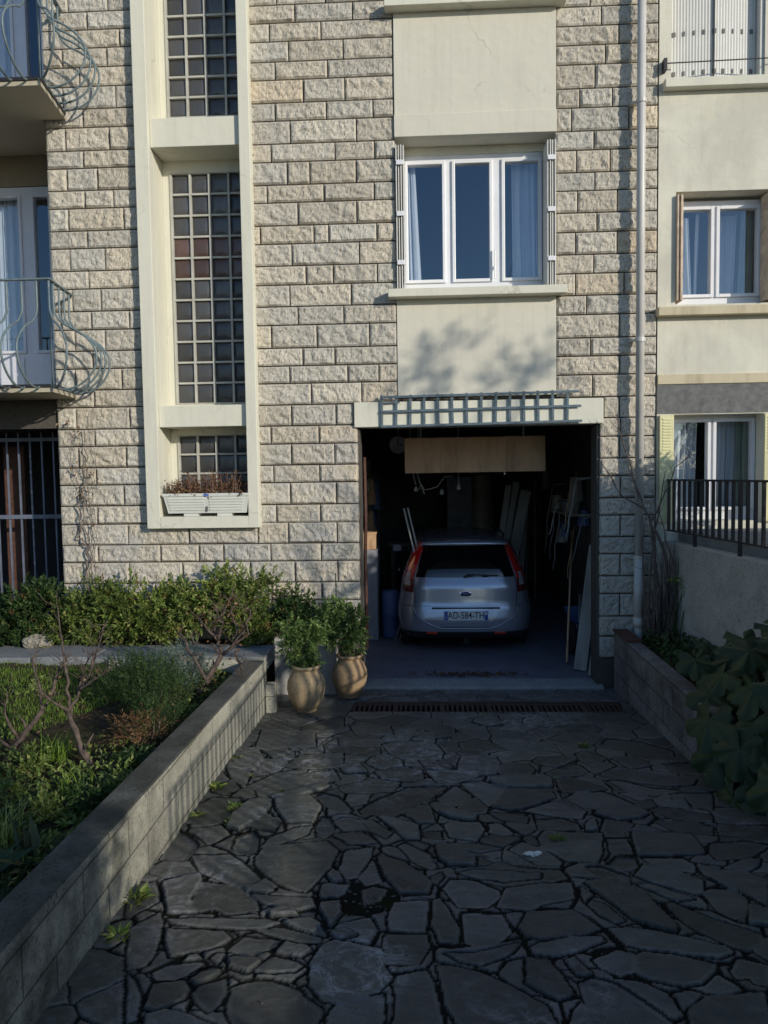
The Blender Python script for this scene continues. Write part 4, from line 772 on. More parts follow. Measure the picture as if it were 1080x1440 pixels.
def paving():
    stones = [[(a / 100, b / 100) for a, b in s] for s in PAVE]
    rs = np.random.default_rng(5)
    pts = [p for s in stones for p in s]
    tries = 0
    while tries < 5000:
        tries += 1
        x = rs.uniform(-1.6, 2.9); y = rs.uniform(-6.2, .05)
        if -.98 < y < -.66: continue
        r = .20
        if all((x - a) ** 2 + ((y - b) * 1.15) ** 2 > r * r for a, b in pts):
            ex = rs.uniform(.0, .20); an = rs.uniform(-.7, .7); s = [(x, y)] + ([(x + ex * math.cos(an), y + ex * math.sin(an)), (x - ex * math.cos(an) * .7, y - ex * math.sin(an) * .7)] if ex > .06 else [])
            stones.append(s); pts += s
    sid = np.array([i for i, s in enumerate(stones) for _ in s]); P = np.array([p for s in stones for p in s])
    rsd = np.random.default_rng(9); tone = rsd.random(len(stones)); hgt = rsd.uniform(-.002, .002, len(stones)); tx = rsd.uniform(-.006, .006, (len(stones), 2))
    cen = np.array([np.mean(s, 0) for s in stones])
    gapw = rsd.uniform(.003, .014, len(stones))
    def block(xs, ys):
        X, Y = np.meshgrid(xs, ys)
        wx = X + .035 * fbm(X, Y, 1, 3, 6.0, .5); wy = Y + .035 * fbm(X, Y, 2, 3, 6.0, .5)
        best = np.full(X.shape, 1e9); bi = np.zeros(X.shape, int)
        D = []
        for k in range(len(P)):
            d = (wx - P[k, 0]) ** 2 + (wy - P[k, 1]) ** 2
            m = d < best; best[m] = d[m]; bi[m] = k
        own = sid[bi]; edge = np.full(X.shape, 9.)
        for k in range(len(P)):
            if P[k, 1] < ys.min() - .8 or P[k, 1] > ys.max() + .8: continue
            other = own != sid[k]
            d = (wx - P[k, 0]) ** 2 + (wy - P[k, 1]) ** 2
            L = np.hypot(P[bi, 0] - P[k, 0], P[bi, 1] - P[k, 1]) + 1e-6
            e = (d - best) / (2 * L); e[~other] = 9; edge = np.minimum(edge, e)
        gw = gapw[own] + .026 * fbm(X, Y, 3, 4, 5.0)
        e = edge - np.maximum(gw * (1 - .55 * np.clip((Y + 3.2) / 1.6, 0, 1)), .003)
        # measured slabs override the cells
        jit = .012 * fbm(X, Y, 21, 4, 11.0); jx = X + .012 * fbm(X, Y, 22, 3, 9.0); jy = Y + .012 * fbm(X, Y, 23, 3, 9.0)
        es = np.full(X.shape, -9.); oid = np.full(X.shape, -1)
        for k, pg in enumerate(SLABS):
            pp = np.array(pg) / 100.; mg = .25
            c0, c1 = np.searchsorted(xs, [pp[:, 0].min() - mg, pp[:, 0].max() + mg]); r0, r1 = np.searchsorted(ys, [pp[:, 1].min() - mg, pp[:, 1].max() + mg])
            if c1 - c0 < 2 or r1 - r0 < 2: continue
            x_ = jx[r0:r1, c0:c1]; y_ = jy[r0:r1, c0:c1]; dmin = np.full(x_.shape, 9.); ins = np.zeros(x_.shape, bool); m = len(pp)
            for i in range(m):
                ax, ay = pp[i]; bx_, by_ = pp[(i + 1) % m]; ex, ey = bx_ - ax, by_ - ay
                t = np.clip(((x_ - ax) * ex + (y_ - ay) * ey) / (ex * ex + ey * ey + 1e-9), 0, 1); dmin = np.minimum(dmin, np.hypot(x_ - ax - t * ex, y_ - ay - t * ey))
                c = ((ay > y_) != (by_ > y_)) & (x_ < (bx_ - ax) * (y_ - ay) / (by_ - ay + 1e-12) + ax); ins ^= c
            sd = np.where(ins, dmin, -dmin); sub_ = es[r0:r1, c0:c1]; so_ = oid[r0:r1, c0:c1]; mk = sd > sub_; sub_[mk] = sd[mk]; so_[mk] = k
        es = es + jit + .005 + .013 * np.clip((Y + 3.6) / 1.8, 0, 1)
        use = (es > 0); own = np.where(use, (oid * 7 + 3) % len(stones), own)
        e = np.where(use, es, np.minimum(e, -es - .012))
        e = np.where(use | (Y > -1.55) | (X > 1.75), e, np.minimum(e, e - 0))
        up = np.clip(e / .005, 0, 1); up = np.sqrt(1 - (1 - up) ** 2)
        soil_patch = (~use) & (((np.abs(X + .34) / .22) ** 2 + (np.abs(Y + 4.26) / .16) ** 2) < 1)
        up = np.where(soil_patch, 0, up)
        base = np.where(Y < -.8, .05 * (-Y - .8) + .04, np.where(Y < -.65, .04, -.025 + .065 * (-Y / .65)))
        rough = .006 * fbm(X, Y, 4, 5, 9) + .0025 * np.floor(4 * (fbm(X, Y, 6, 4, 3.5) + .5))
        Z = base - .008 + .006 * fbm(X, Y, 5, 4, 25) + up * (.006 + hgt[own] + rough + (X - cen[own, 0]) * tx[own, 0] + (Y - cen[own, 1]) * tx[own, 1])
        drain = (Y > -.985) & (Y < -.645) & (X > -.66) & (X < 1.86)
        Z = np.where(drain, -.10, Z)
        repair = np.clip(1 - np.hypot((X + .35) / .75, (Y + 2.5) / .7), 0, 1) * 1.3 + np.clip(4.0 * fbm(X, Y, 7, 3, .9) + .15, 0, 1) + np.clip(1 - np.hypot((X + .25) / .55, (Y + 2.0) / .6), 0, 1) * 1.4 + np.clip(1 - np.hypot((X + .32) / .30, (Y + 4.80) / .32), 0, 1) * 2.2 + np.clip(1 - np.hypot((X + 1.0) / .4, (Y + 3.95) / .2), 0, 1) + np.where(Y > -.62, .7, 0)
        rim = np.clip(1 - np.abs(e - .009) / .010, 0, 1) * np.clip(2.4 * fbm(X, Y, 12, 4, 4) + .55, 0, 1)
        G = np.clip(repair, 0, 1)
        return X, Y, Z, np.clip(tone[own] * .5 + rim * .5, 0, 1), G, np.clip(up * 1.5, 0, 1)
    mb_v = []; faces = []; colr = []
    def put(xs, ys):
        X, Y, Z, t, G, U = block(xs, ys); o = sum(len(a) for a in mb_v); ny, nx = X.shape
        mb_v.append(np.stack([X, Y, Z], -1).reshape(-1, 3)); colr.append(np.stack([t, G, U, np.ones_like(t)], -1).reshape(-1, 4))
        i = np.arange(ny - 1)[:, None] * nx + np.arange(nx - 1)[None] + o
        faces.append(np.stack([i, i + 1, i + nx + 1, i + nx], -1).reshape(-1, 4))
    put(np.arange(-1.62, 2.75, .0085), np.arange(-5.45, .0005, .0085))
    V = np.concatenate(mb_v); F = np.concatenate(faces); Cc = np.concatenate(colr)
    me = bpy.data.meshes.new('driveway')
    me.vertices.add(len(V)); me.vertices.foreach_set('co', V.ravel()); me.loops.add(len(F) * 4); me.loops.foreach_set('vertex_index', F.ravel())
    me.polygons.add(len(F)); me.polygons.foreach_set('loop_start', np.arange(0, len(F) * 4, 4)); me.polygons.foreach_set('loop_total', np.full(len(F), 4))
    me.update(); me.validate(); me.materials.append(M['slate'])
    me.polygons.foreach_set('use_smooth', [True] * len(me.polygons))
    a = me.color_attributes.new('tone', 'FLOAT_COLOR', 'POINT'); a.data.foreach_set('color', Cc.astype(np.float32).ravel())
    o = bpy.data.objects.new('driveway', me); COL.objects.link(o); tag(o, kind='structure')
paving()
mb = MB(); mb.add([(-1.62, -8.6, zg(-8.6)), (3.2, -8.6, zg(-8.6)), (3.2, -5.44, zg(-5.44) - .02), (-1.62, -5.44, zg(-5.44) - .02)], [(0, 1, 2, 3)])
struct('upper_driveway', mb, 'flag')
# drain grate
g = thing('drain_grate', 'rusty slotted drain grate set across the paving before the garage', 'drain', (.6, -.81, 0))
mb = MB(); X0, X1, YA, YB, ZT = -.655, 1.855, -.975, -.655, .036
mb.box(X0, X1, YA, YA + .022, -.09, ZT + .006).box(X0, X1, YB - .022, YB, -.09, ZT + .006)
obj('frame', mb, 'rust', g, bevel=.002); mb = MB()
n = 0; x = X0
while x < X1 - .02:
    if n % 9 == 8: mb.box(x, x + .045, YA + .023, YB - .023, .0, ZT + .004); x += .06
    else: mb.box(x, x + .022, YA + .023, YB - .023, .004, ZT); x += .047
    n += 1
mb.box(X0, X1, YA + .023, YA + .07, .006, ZT - .004).box(X0, X1, YB - .07, YB - .023, .006, ZT - .004)
obj('bars', mb, 'rust', g, bevel=.002)
mb = MB(); mb.box(X0, X1, YA, YB, -.13, -.095); obj('channel', mb, 'hole', g)

# ================================================================== GARDEN SIDE
def Zt(y): return .545 + .03 * (-y - 1)
mb = MB(); v = []
ys = [-1.03, -1.6, -2.4, -3.2, -4, -4.8, -5.6, -6.6, -7.8]
for y in ys:
    zt = Zt(y)
    v += [(-1.45, y, -.2), (-1.45, y, zt - .035), (-1.438, y, zt - .030), (-1.442, y, zt - .006), (-1.452, y, zt), (-1.615, y, zt), (-1.625, y, zt - .01), (-1.625, y, -.2)]
fs = []; n = 8
for i in range(len(ys) - 1):
    a = i * n
    for k in range(n - 1): fs.append((a + k, a + k + 1, a + n + k + 1, a + n + k))
fs += [tuple(range(n))[::-1], tuple(len(v) - n + k for k in range(n))]
mb.add(v, fs)
gw_ = obj('garden_wall', mb, ['gwall', 'coping']); tag(gw_, 'low mossy concrete block wall between the garden bed and the paving', 'wall')
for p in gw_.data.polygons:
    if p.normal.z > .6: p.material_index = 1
mb = MB(); mb.box(-2.9, -1.452, -1.03, -.92, .2, .548); mb.box(-1.449, -1.36, -1.01, -.90, .0, .31); tag(obj('garden_wall_return', mb, 'gwall', bevel=.006), 'short concrete kerb closing the far end of the garden bed', 'wall')
mb = MB(); mb.box(-1.50, -.88, -.30, -.012, -.2, .60); tag(obj('plinth_block', mb, 'plinth', bevel=.01), 'pale concrete plinth at the foot of the facade behind the two pots', 'plinth')
def heightfield(name, x0, x1, y0, y1, step, fn, mat):
    nx = int((x1 - x0) / step) + 1; ny = int((y1 - y0) / step) + 1; mb = MB()
    P = [[(x0 + (x1 - x0) * i / (nx - 1), y0 + (y1 - y0) * j / (ny - 1), 0) for i in range(nx)] for j in range(ny)]
    P = [[(x, y, fn(x, y)) for x, y, _ in r] for r in P]; mb.grid(P); return struct(name, mb, mat, smooth=True)
def zgar(x, y): return .46 + .05 * noise.noise(Vector((x * 1.5, y * 1.5, 0))) + .035 * noise.turbulence(Vector((x * 9, y * 9, 2)), 4, True) - .02 + (.03 if y > -1.0 else 0)
heightfield('garden_soil', -8, -1.64, -8.2, .0, .035, zgar, 'soil')
mb = MB(); xs = [-7.5, -6.6, -5.8, -5.0, -4.3, -3.7, -3.1, -2.45, -1.9, -1.46]
for i in range(len(xs) - 1): mb.box(xs[i] + .006, xs[i + 1] - .006, -.905 + rng.uniform(-.02, .02), -.42, .40, .548 + rng.uniform(-.004, .004))
struct('garden_path', mb, 'flag', bevel=.008)

def leaves(centres, dirs, length, width, fold=.25):
    """folded diamond leaves: arrays (n,3) base points, (n,3) directions"""
    n = len(centres); d = dirs / (np.linalg.norm(dirs, axis=1, keepdims=True) + 1e-9)
    up = nr.normal(size=(n, 3)) * .5 + np.array([0, -.15, 1.0]); s = np.cross(d, up); s /= (np.linalg.norm(s, axis=1, keepdims=True) + 1e-9)
    u = np.cross(s, d); L = (length * nr.uniform(.6, 1.25, n))[:, None]; W = (width * nr.uniform(.7, 1.2, n))[:, None]
    a = centres; m = a + d * L * .45 - u * L * .04; t = a + d * L - u * L * .16 * nr.uniform(0, 2, n)[:, None]
    l = m + s * W / 2 + u * W * fold; r = m - s * W / 2 + u * W * fold
    V = np.stack([a, l, t, r, m], 1).reshape(-1, 3); i = np.arange(n) * 5
    F = np.stack([np.stack([i, i + 4, i + 1], 1), np.stack([i + 1, i + 4, i + 2], 1), np.stack([i, i + 3, i + 4], 1), np.stack([i + 4, i + 3, i + 2], 1)], 1).reshape(-1, 3)
    return V, F
def leafobj(name, sets, mat, parent=None, origin=None):
    Vs = []; Fs = []; o = 0
    for V, F in sets: Vs.append(V); Fs.append(F + o); o += len(V)
    mb = MB(); mb.v = np.concatenate(Vs).tolist(); mb.f = [tuple(f) for f in np.concatenate(Fs).tolist()]; mb.m = [0] * len(mb.f)
    return obj(name, mb, mat, parent, origin=origin)
def sprigs(n, lobes, L, per, leaflen, leafw, upness=.6, seed=0):
    """lobes: (centre, radii). leafy shoots growing outwards from the lobes"""
    r = np.random.default_rng(seed); C_ = []; D_ = []
    wts = np.array([l[1][0] * l[1][2] for l in lobes]); wts = wts / wts.sum()
    for q in range(n):
        c, rad = lobes[r.choice(len(lobes), p=wts)]
        v = r.normal(size=3); v /= np.linalg.norm(v); k = r.uniform(.35, 1.0) ** .6
        p = np.array(c) + v * np.array(rad) * k
        d = v * .8 + np.array([0, -.1, upness]) + r.normal(size=3) * .35; d /= np.linalg.norm(d); l = L * r.uniform(.5, 1.4)
        a = np.cross(d, [.3, .2, .9]); a /= np.linalg.norm(a); b = np.cross(d, a)
        for i in range(per):
            t = (i + .5) / per; th = i * 2.4 + r.uniform(-.4, .4)
            C_.append(p + d * l * t); D_.append((a * math.cos(th) + b * math.sin(th)) * (1 - .55 * t) + d * (.35 + .9 * t))
    return leaves(np.array(C_), np.array(D_), leaflen, leafw)
def shrub(name, label, cat, base, lobes, n, mat, L=.12, per=10, ll=.045, lw=.022, up=.6, group=None, stems=7, seed=1, stemmat='bark'):
    t = thing(name, label, cat, base, group)
    leafobj('foliage', [sprigs(n, lobes, L, per, ll, lw, up, seed)], mat, t)
    r = random.Random(seed); mb = MB()
    for k in range(stems):
        c, rad = lobes[k % len(lobes)]
        e = Vector(c) + Vector([r.uniform(-.6, .6) * q for q in rad]); b = Vector(base) + Vector((r.uniform(-.05, .05), r.uniform(-.04, .04), -.02)); m = (b + e) / 2 + Vector((r.uniform(-.05, .05), r.uniform(-.05, .05), .02))
        mb.tube([b, m, e], [.008, .006, .003], 5)
    obj('stems', mb, stemmat, t); return t
G = 'leafy shrubs growing along the foot of the stone wall'
H = [(-4.45, .96, .30, 'leafdark', 'dusky green shrub half cut off by the left edge, in front of the barred opening'),
     (-3.98, 1.02, .27, 'leafdark', 'dark green shrub in front of the barred opening'),
     (-3.55, .92, .24, 'leafhedge', 'low bushy shrub at the left corner of the stone wall'),
     (-3.15, 1.02, .26, 'leafhedge', 'green shrub with a taller shoot against the stone wall right of the vine'),
     (-2.70, .99, .27, 'leafyel', 'yellow green shrub below the stone wall, left of the window surround'),
     (-2.30, .97, .25, 'leafhedge', 'green shrub under the left half of the window box'),
     (-1.95, 1.16, .33, 'leafyel', 'tallest yellow green shrub directly under the window box'),
     (-1.66, 1.04, .24, 'leafhedge', 'dense shrub behind the gnarled rose bush'),
     (-1.28, .86, .17, 'leafdark', 'small dark bush between the rose bush and the potted shrubs')]
for i, (x, top, rad, mt, lab) in enumerate(H):
    r = random.Random(i); lobes = []; z0 = .50 if x < -1.4 else .60; y0 = -.28 if x < -1.4 else -.2
    for k in range(11):
        h = r.uniform(0, 1) ** (1.0 if k < 9 else .25); h *= 1.0 if k < 9 else 1.12; lobes.append(((x + r.uniform(-1, 1) * rad * (.92 - .5 * h), y0 - r.uniform(-.08, .16), z0 + .07 + (top - z0 - .12) * h), (rad * r.uniform(.22, .48), .12, rad * r.uniform(.18, .38))))
    for k in range(6): lobes.append(((x + r.uniform(-.9, .9) * rad, y0 - r.uniform(-.05, .1), top + r.uniform(-.04, .10)), (.03, .03, .05)))
    sh_ = shrub('garden_shrub', lab, 'shrub', (x, y0, z0), lobes, 300 if rad > .2 else 190, mt, L=.13, per=11, ll=.054, lw=.027, group=G, seed=20 + i)
    leafobj('withered_foliage', [sprigs(26, lobes, .10, 8, .045, .02, .3, 120 + i)], 'leafdry', sh_)
mb = MB(); base = (-3.86, -.50, .55)
for k, (dx, dz, s) in enumerate(((-.04, 0, .09), (.05, .005, .085), (.0, .04, .06), (.12, -.01, .06))):
    bm = bmesh.new(); bmesh.ops.create_icosphere(bm, subdivisions=3, radius=s)
    vs = []
    for q in bm.verts:
        p = q.co; f = 1 + .35 * noise.turbulence(p * 18 + Vector((k, 0, 0)), 3, True) - .2; vs.append((base[0] + dx + p.x * f, base[1] + p.y * f, base[2] + .05 + dz + p.z * f * .8))
    bm.verts.index_update(); mb.add(vs, [tuple(x.index for x in f.verts) for f in bm.faces]); bm.free()
tag(obj('pitted_rock', mb, 'rock'), 'pale pitted lump of limestone lying beside the garden path', 'rock')
# lawn
def blades(pts, h, w, lean=.35):
    n = len(pts); ang = nr.uniform(0, 6.28, n); d = np.stack([np.cos(ang), np.sin(ang), np.zeros(n)], 1); s = np.stack([-np.sin(ang), np.cos(ang), np.zeros(n)], 1)
    H_ = (h * nr.uniform(.5, 1.3, n))[:, None]; z = np.array([0, 0, 1.]); ln = nr.uniform(.1, 1, n)[:, None] * lean * 2
    a = pts - s * w / 2; b = pts + s * w / 2; m = pts + z * H_ * .6 + d * H_ * ln * .3; c = pts + z * H_ * .95 + d * H_ * ln
    V = np.stack([a, b, m + s * w * .4, m - s * w * .4, c], 1).reshape(-1, 3); i = np.arange(n) * 5
    F = np.concatenate([np.stack([i, i + 1, i + 2], 1), np.stack([i, i + 2, i + 3], 1), np.stack([i + 3, i + 2, i + 4], 1)]); return V, F
n = 48000; px = nr.uniform(-6.5, -2.0, n); py = nr.uniform(-3.4, -.95, n)
edge = -2.15 - .62 * np.clip((-py - 1.2) / 1.6, 0, 1.4) + .25 * fbm(px, py, 31, 3, 1.5)
k = px < edge; px = px[k]; py = py[k]
P = np.stack([px, py, [zgar(a, b) - .004 for a, b in zip(px, py)]], 1)
o = leafobj('lawn_grass', [blades(P, .038, .0035)], 'grass', origin=(-4, -2, .46)); tag(o, kind='stuff')
n = 9000; px = nr.uniform(-3.4, -1.66, n); py = nr.uniform(-5.6, -1.1, n); P = np.stack([px, py, [zgar(a, b) for a, b in zip(px, py)]], 1)
k = fbm(px, py, 44, 3, 2.0) > .02; P = P[k]
dd = nr.normal(size=(len(P), 3)) * .6 + np.array([0, 0, .5])
P[:, 2] += nr.uniform(0, .06, len(P)); tag(leafobj('ground_cover', [leaves(P, dd, .04, .022)], 'leafhedge', origin=(-2.4, -3, .46)), kind='stuff')
n = 700; px = nr.uniform(-3.2, -1.66, n); py = nr.uniform(-5.6, -1.1, n); P = np.stack([px, py, [zgar(a, b) + .008 for a, b in zip(px, py)]], 1)
dd = nr.normal(size=(n, 3)); dd[:, 2] *= .2
tag(leafobj('leaf_litter', [leaves(P, dd, .035, .02)], 'litter', origin=(-2.4, -3, .46)), kind='stuff')
def tuft(name, label, x, y, n, h, w_, mat, lean=.5, group=None, spread=.05, cat='plant', z=None):
    p = np.stack([x + nr.normal(0, spread, n), y + nr.normal(0, spread, n), np.full(n, (zgar(x, y) if z is None else z) - .01)], 1)
    V, F = blades(p, h, w_, lean)
    return tag(leafobj(name, [(V, F)], mat, origin=(x, y, p[0, 2])), label, cat, group)
TG = 'grassy tufts in the garden bed'
for x, y, n, h, lab, mt in ((-2.38, -3.12, 150, .15, 'bright grassy tuft behind the middle bare rose bush', 'grass'), (-2.62, -3.72, 190, .17, 'wide grassy tuft at the left edge of the frame', 'grass'),
    (-1.99, -3.66, 60, .14, 'sparse upright tuft halfway along the bed beside the concrete wall', 'grass'), (-2.05, -4.28, 60, .20, 'long bladed tuft close to the near end of the bed', 'leafyel')):
    tuft('grass_tuft', lab, x, y, n, h, .007, mt, .6, TG)
def broad(name, label, x, y, n, L, W, mat, z=None, group=None, cat='plant', up=.7):
    z = zgar(x, y) if z is None else z; a = nr.uniform(0, 6.28, n); c = np.stack([x + .02 * np.cos(a), y + .02 * np.sin(a), np.full(n, z)], 1)
    d = np.stack([np.cos(a), np.sin(a), nr.uniform(.2, 1, n) * up * 1.6], 1)
    # two-segment strap leaf: lower and drooping upper half
    V1, F1 = leaves(c, d, L, W, .15)
    return tag(leafobj(name, [(V1, F1)], mat, origin=(x, y, z)), label, cat, group)
rs = random.Random(77)
for i, lab in enumerate(('leafy seedling clump between the two bare rose bushes', 'low clump beside the dry bush', 'low green clump below the sparse upright tuft', 'clump hugging the wall halfway down the bed', 'clump behind the broad leaved plants', 'small clump by the left edge under the leaning rose', 'round clump near the wide grassy tuft', 'clump right of the sparse tuft')):
    x, y = ((-2.45, -3.35), (-1.75, -3.35), (-2.05, -3.95), (-1.74, -3.62), (-2.35, -4.35), (-2.85, -3.4), (-2.35, -3.8), (-1.80, -3.85))[i]
    shrub('low_plant', lab, 'plant', (x, y, .45), [((x, y, .50), (.10, .09, .05)), ((x + .06, y - .05, .49), (.06, .06, .04))], 55, ('leafhedge', 'leafdark', 'leafyel')[i % 3], L=.07, per=9, ll=.035, lw=.017, up=.9, group='low plants filling the garden bed', seed=90 + i, stems=3)
BG = 'broad leaved plants in the near corner of the bed'
for x, y, n, L_, W_, lab, mt in ((-1.80, -4.45, 26, .24, .055, 'broad leaved plant leaning on the concrete wall near the lower left', 'leafbig'), (-2.05, -4.6, 24, .26, .06, 'dark broad leaved plant one step in from the concrete wall', 'leafdark'),
    (-1.78, -4.80, 22, .20, .05, 'grey green plant at the lowest corner of the bed', 'leafbig'), (-2.2, -4.15, 22, .22, .05, 'leafy clump in front of the wide grassy tuft', 'leafdark'), (-1.86, -3.98, 24, .13, .03, 'small leafy clump spilling toward the wall top', 'leafhedge')):
    broad('leafy_plant', lab, x, y, n, L_, W_, mt, group=BG)
shrub('evergreen_bush', 'dense dark feathery bush spreading behind the concrete wall', 'shrub', (-2.0, -2.2, .46), [((-2.12, -2.15, .66), (.26, .28, .16)), ((-1.88, -2.45, .62), (.17, .25, .14)), ((-2.35, -1.9, .62), (.22, .2, .13)), ((-1.82, -2.8, .56), (.12, .16, .10))], 900, 'leafdark', L=.12, per=16, ll=.024, lw=.007, up=1.0, seed=61)
shrub('dry_bush', 'browning twiggy bush at the near side of the feathery bush', 'shrub', (-1.85, -2.9, .46), [((-1.83, -2.92, .56), (.10, .13, .09)), ((-1.98, -2.85, .53), (.12, .1, .07))], 170, 'leafdry', L=.09, per=9, ll=.03, lw=.006, seed=62)
shrub('silver_plant', 'silvery blue foliage plant beside the path and the gnarled rose', 'shrub', (-2.05, -1.55, .46), [((-2.05, -1.5, .62), (.18, .14, .10)), ((-1.9, -1.7, .58), (.12, .12, .08))], 260, 'leafsil', L=.12, per=14, ll=.035, lw=.007, up=1.1, seed=63)
# dead leaves on stems of old irises
mb = MB()
# bare roses
def limb(mb, pts, r0, r1, seed, buds=True, twigs=2):
    r = random.Random(seed); P = [Vector(p) for p in pts]; Q = []
    for i in range(len(P) - 1):
        for t in (0, .33, .66): Q.append(P[i].lerp(P[i + 1], t) + Vector((r.uniform(-1, 1), r.uniform(-1, 1), r.uniform(-1, 1))) * .010)
    Q.append(P[-1]); n = len(Q); rad = [(r0 + (r1 - r0) * i / (n - 1)) * r.uniform(.85, 1.25) for i in range(n)]
    mb.tube(Q, rad, 7)
    for k in range(twigs):
        i = r.randrange(max(1, n // 3), n); a = Q[i]; d = Vector((r.uniform(-1, 1), r.uniform(-.7, .7), r.uniform(.1, 1.1))).normalized(); l = r.uniform(.05, .16)
        m = a + d * l * .5 + Vector((r.uniform(-.01, .01),) * 3); e = a + d * l + Vector((0, 0, .02)); mb.tube([a, m, e], [r1 * .8, r1 * .6, r1 * .35], 5)
def rose(label, trunk, branches, r, seed, leaves_n=0):
    t = thing('bare_rose_bush', label, 'rose bush', trunk[0], 'pruned bare rose bushes in the bed')
    mb = MB(); limb(mb, trunk, r * .8, r * .48, seed, twigs=2); obj('trunk', mb, 'rosebark', t, smooth=True)
    mb = MB()
    for i, b in enumerate(branches): limb(mb, b, r * .36, r * .11, seed + i + 1, twigs=12)
    obj('branches', mb, 'rosebark', t, smooth=True)
    if leaves_n:
        c = []; d = []
        for k in range(leaves_n):
            b = rng.choice(branches); p = Vector(rng.choice(b)); c.append((p.x + rng.uniform(-.09, .09), p.y + rng.uniform(-.09, .09), p.z + rng.uniform(-.05, .09))); d.append((rng.uniform(-1, 1), rng.uniform(-1, 1), rng.uniform(-.6, .6)))
        leafobj('withered_leaves', [leaves(np.array(c), np.array(d), .035, .02)], 'leafdry', t)
rose('bare rose bush with forked upright stems in the middle of the bed', [(-2.08, -3.25, .44), (-2.17, -3.22, .60), (-2.25, -3.18, .77)],
     [[(-2.25, -3.18, .77), (-2.19, -3.15, .88), (-2.12, -3.12, 1.03), (-2.05, -3.1, 1.26), (-2.02, -3.08, 1.34)], [(-2.25, -3.18, .80), (-2.26, -3.15, .96), (-2.30, -3.12, 1.21), (-2.33, -3.1, 1.43)],
      [(-2.19, -3.15, .90), (-2.08, -3.2, .98), (-1.98, -3.25, 1.04)], [(-2.24, -3.18, .78), (-2.33, -3.22, .87), (-2.40, -3.25, .92)], [(-2.19, -3.15, .9), (-2.2, -3.05, 1.02), (-2.16, -3.0, 1.10)], [(-2.12, -3.12, 1.03), (-2.09, -3.14, 1.18)]], .027, 3, 12)
rose('bare rose bush leaning right with many stubby shoots at the left edge', [(-2.72, -3.15, .42), (-2.61, -3.12, .55), (-2.46, -3.1, .76)],
     [[(-2.46, -3.1, .76), (-2.39, -3.08, .89), (-2.34, -3.05, 1.06), (-2.28, -3.05, 1.08)], [(-2.46, -3.1, .76), (-2.49, -3.08, .92), (-2.54, -3.05, 1.07), (-2.49, -3.0, 1.22)], [(-2.40, -3.1, .85), (-2.38, -3.0, 1.0), (-2.36, -2.95, 1.08)],
      [(-2.61, -3.12, .55), (-2.68, -3.15, .75), (-2.66, -3.15, .90)], [(-2.65, -3.12, .5), (-2.8, -3.2, .7), (-2.78, -3.2, .85)]], .026, 13, 6)
rose('gnarled thick stemmed rose bush beside the end of the concrete wall', [(-1.84, -1.82, .44), (-1.74, -1.82, .58), (-1.63, -1.80, .79)],
     [[(-1.63, -1.8, .79), (-1.66, -1.8, .92), (-1.69, -1.78, 1.04), (-1.60, -1.75, 1.16), (-1.53, -1.72, 1.36)], [(-1.63, -1.8, .79), (-1.52, -1.78, .86), (-1.42, -1.75, .95), (-1.45, -1.7, 1.10)], [(-1.66, -1.8, .92), (-1.75, -1.8, 1.0), (-1.80, -1.8, 1.08)],
      [(-1.52, -1.78, .86), (-1.50, -1.75, 1.0), (-1.56, -1.75, 1.12), (-1.50, -1.7, 1.22)], [(-1.74, -1.82, .58), (-1.85, -1.85, .80), (-1.95, -1.85, .98)], [(-1.52, -1.78, .80), (-1.5, -1.7, .68), (-1.5, -1.65, .55)], [(-1.66, -1.8, .92), (-1.60, -1.85, 1.05), (-1.66, -1.9, 1.2)], [(-1.6, -1.8, .80), (-1.44, -1.82, 1.0), (-1.38, -1.8, 1.16)]], .036, 23, 150)
# vine on the wall
t = thing('climbing_vine', 'bare climbing vine stems on the left part of the stone wall', 'vine', (-3.5, -.06, .6)); mb = MB()
def vine(pts, r, seed):
    rs = random.Random(seed); P = []
    for i in range(len(pts) - 1):
        for q in np.linspace(0, 1, 8)[:-1]:
            a, b = pts[i], pts[i + 1]; P.append((a[0] + (b[0] - a[0]) * q + rs.uniform(-.022, .022), -.055 + rs.uniform(-.012, .012), a[1] + (b[1] - a[1]) * q))
    mb.tube(P, [r * (1 - .6 * i / len(P)) for i in range(len(P))], 5)
vine([(-3.5, .6), (-3.52, 1.2), (-3.48, 1.5), (-3.58, 1.6), (-3.56, 1.95), (-3.46, 2.3), (-3.50, 2.8)], .012, 1)
vine([(-3.46, .6), (-3.48, 1.1), (-3.44, 1.45), (-3.55, 1.75), (-3.48, 2.1), (-3.53, 2.55)], .009, 2)
vine([(-3.54, .6), (-3.55, 1.15), (-3.46, 1.55), (-3.44, 1.9), (-3.5, 2.2)], .008, 3)
vine([(-3.47, .9), (-3.40, 1.5), (-3.42, 2.0), (-3.38, 2.6), (-3.40, 3.0)], .004, 4)
vine([(-3.5, 1.9), (-3.62, 2.3), (-3.60, 2.6), (-3.68, 2.85)], .004, 5)
obj('stems', mb, 'vine', t)
rs = random.Random(4); c = []; d = []
for k in range(70):
    x, z = rs.choice([(-3.5, 2.05), (-3.55, 2.1), (-3.46, 2.3), (-3.5, 2.7), (-3.6, 2.35), (-3.38, 2.15), (-3.62, 2.8), (-3.45, 1.8)]); c.append((x + rs.gauss(0, .045), -.07, z + rs.gauss(0, .05))); d.append((rs.uniform(-1, 1), rs.uniform(-.5, 0), rs.uniform(-1, .2)))
leafobj('withered_leaves', [leaves(np.array(c), np.array(d), .04, .022)], 'leafdry', t)
mb = MB(); mb.tube([(-.875, -.16, .60), (-.875, -.15, 1.22)], .006, 6); tag(obj('plant_stake', mb, 'leafdark', smooth=True), 'thin green plant stake standing behind the right potted shrub', 'stake')
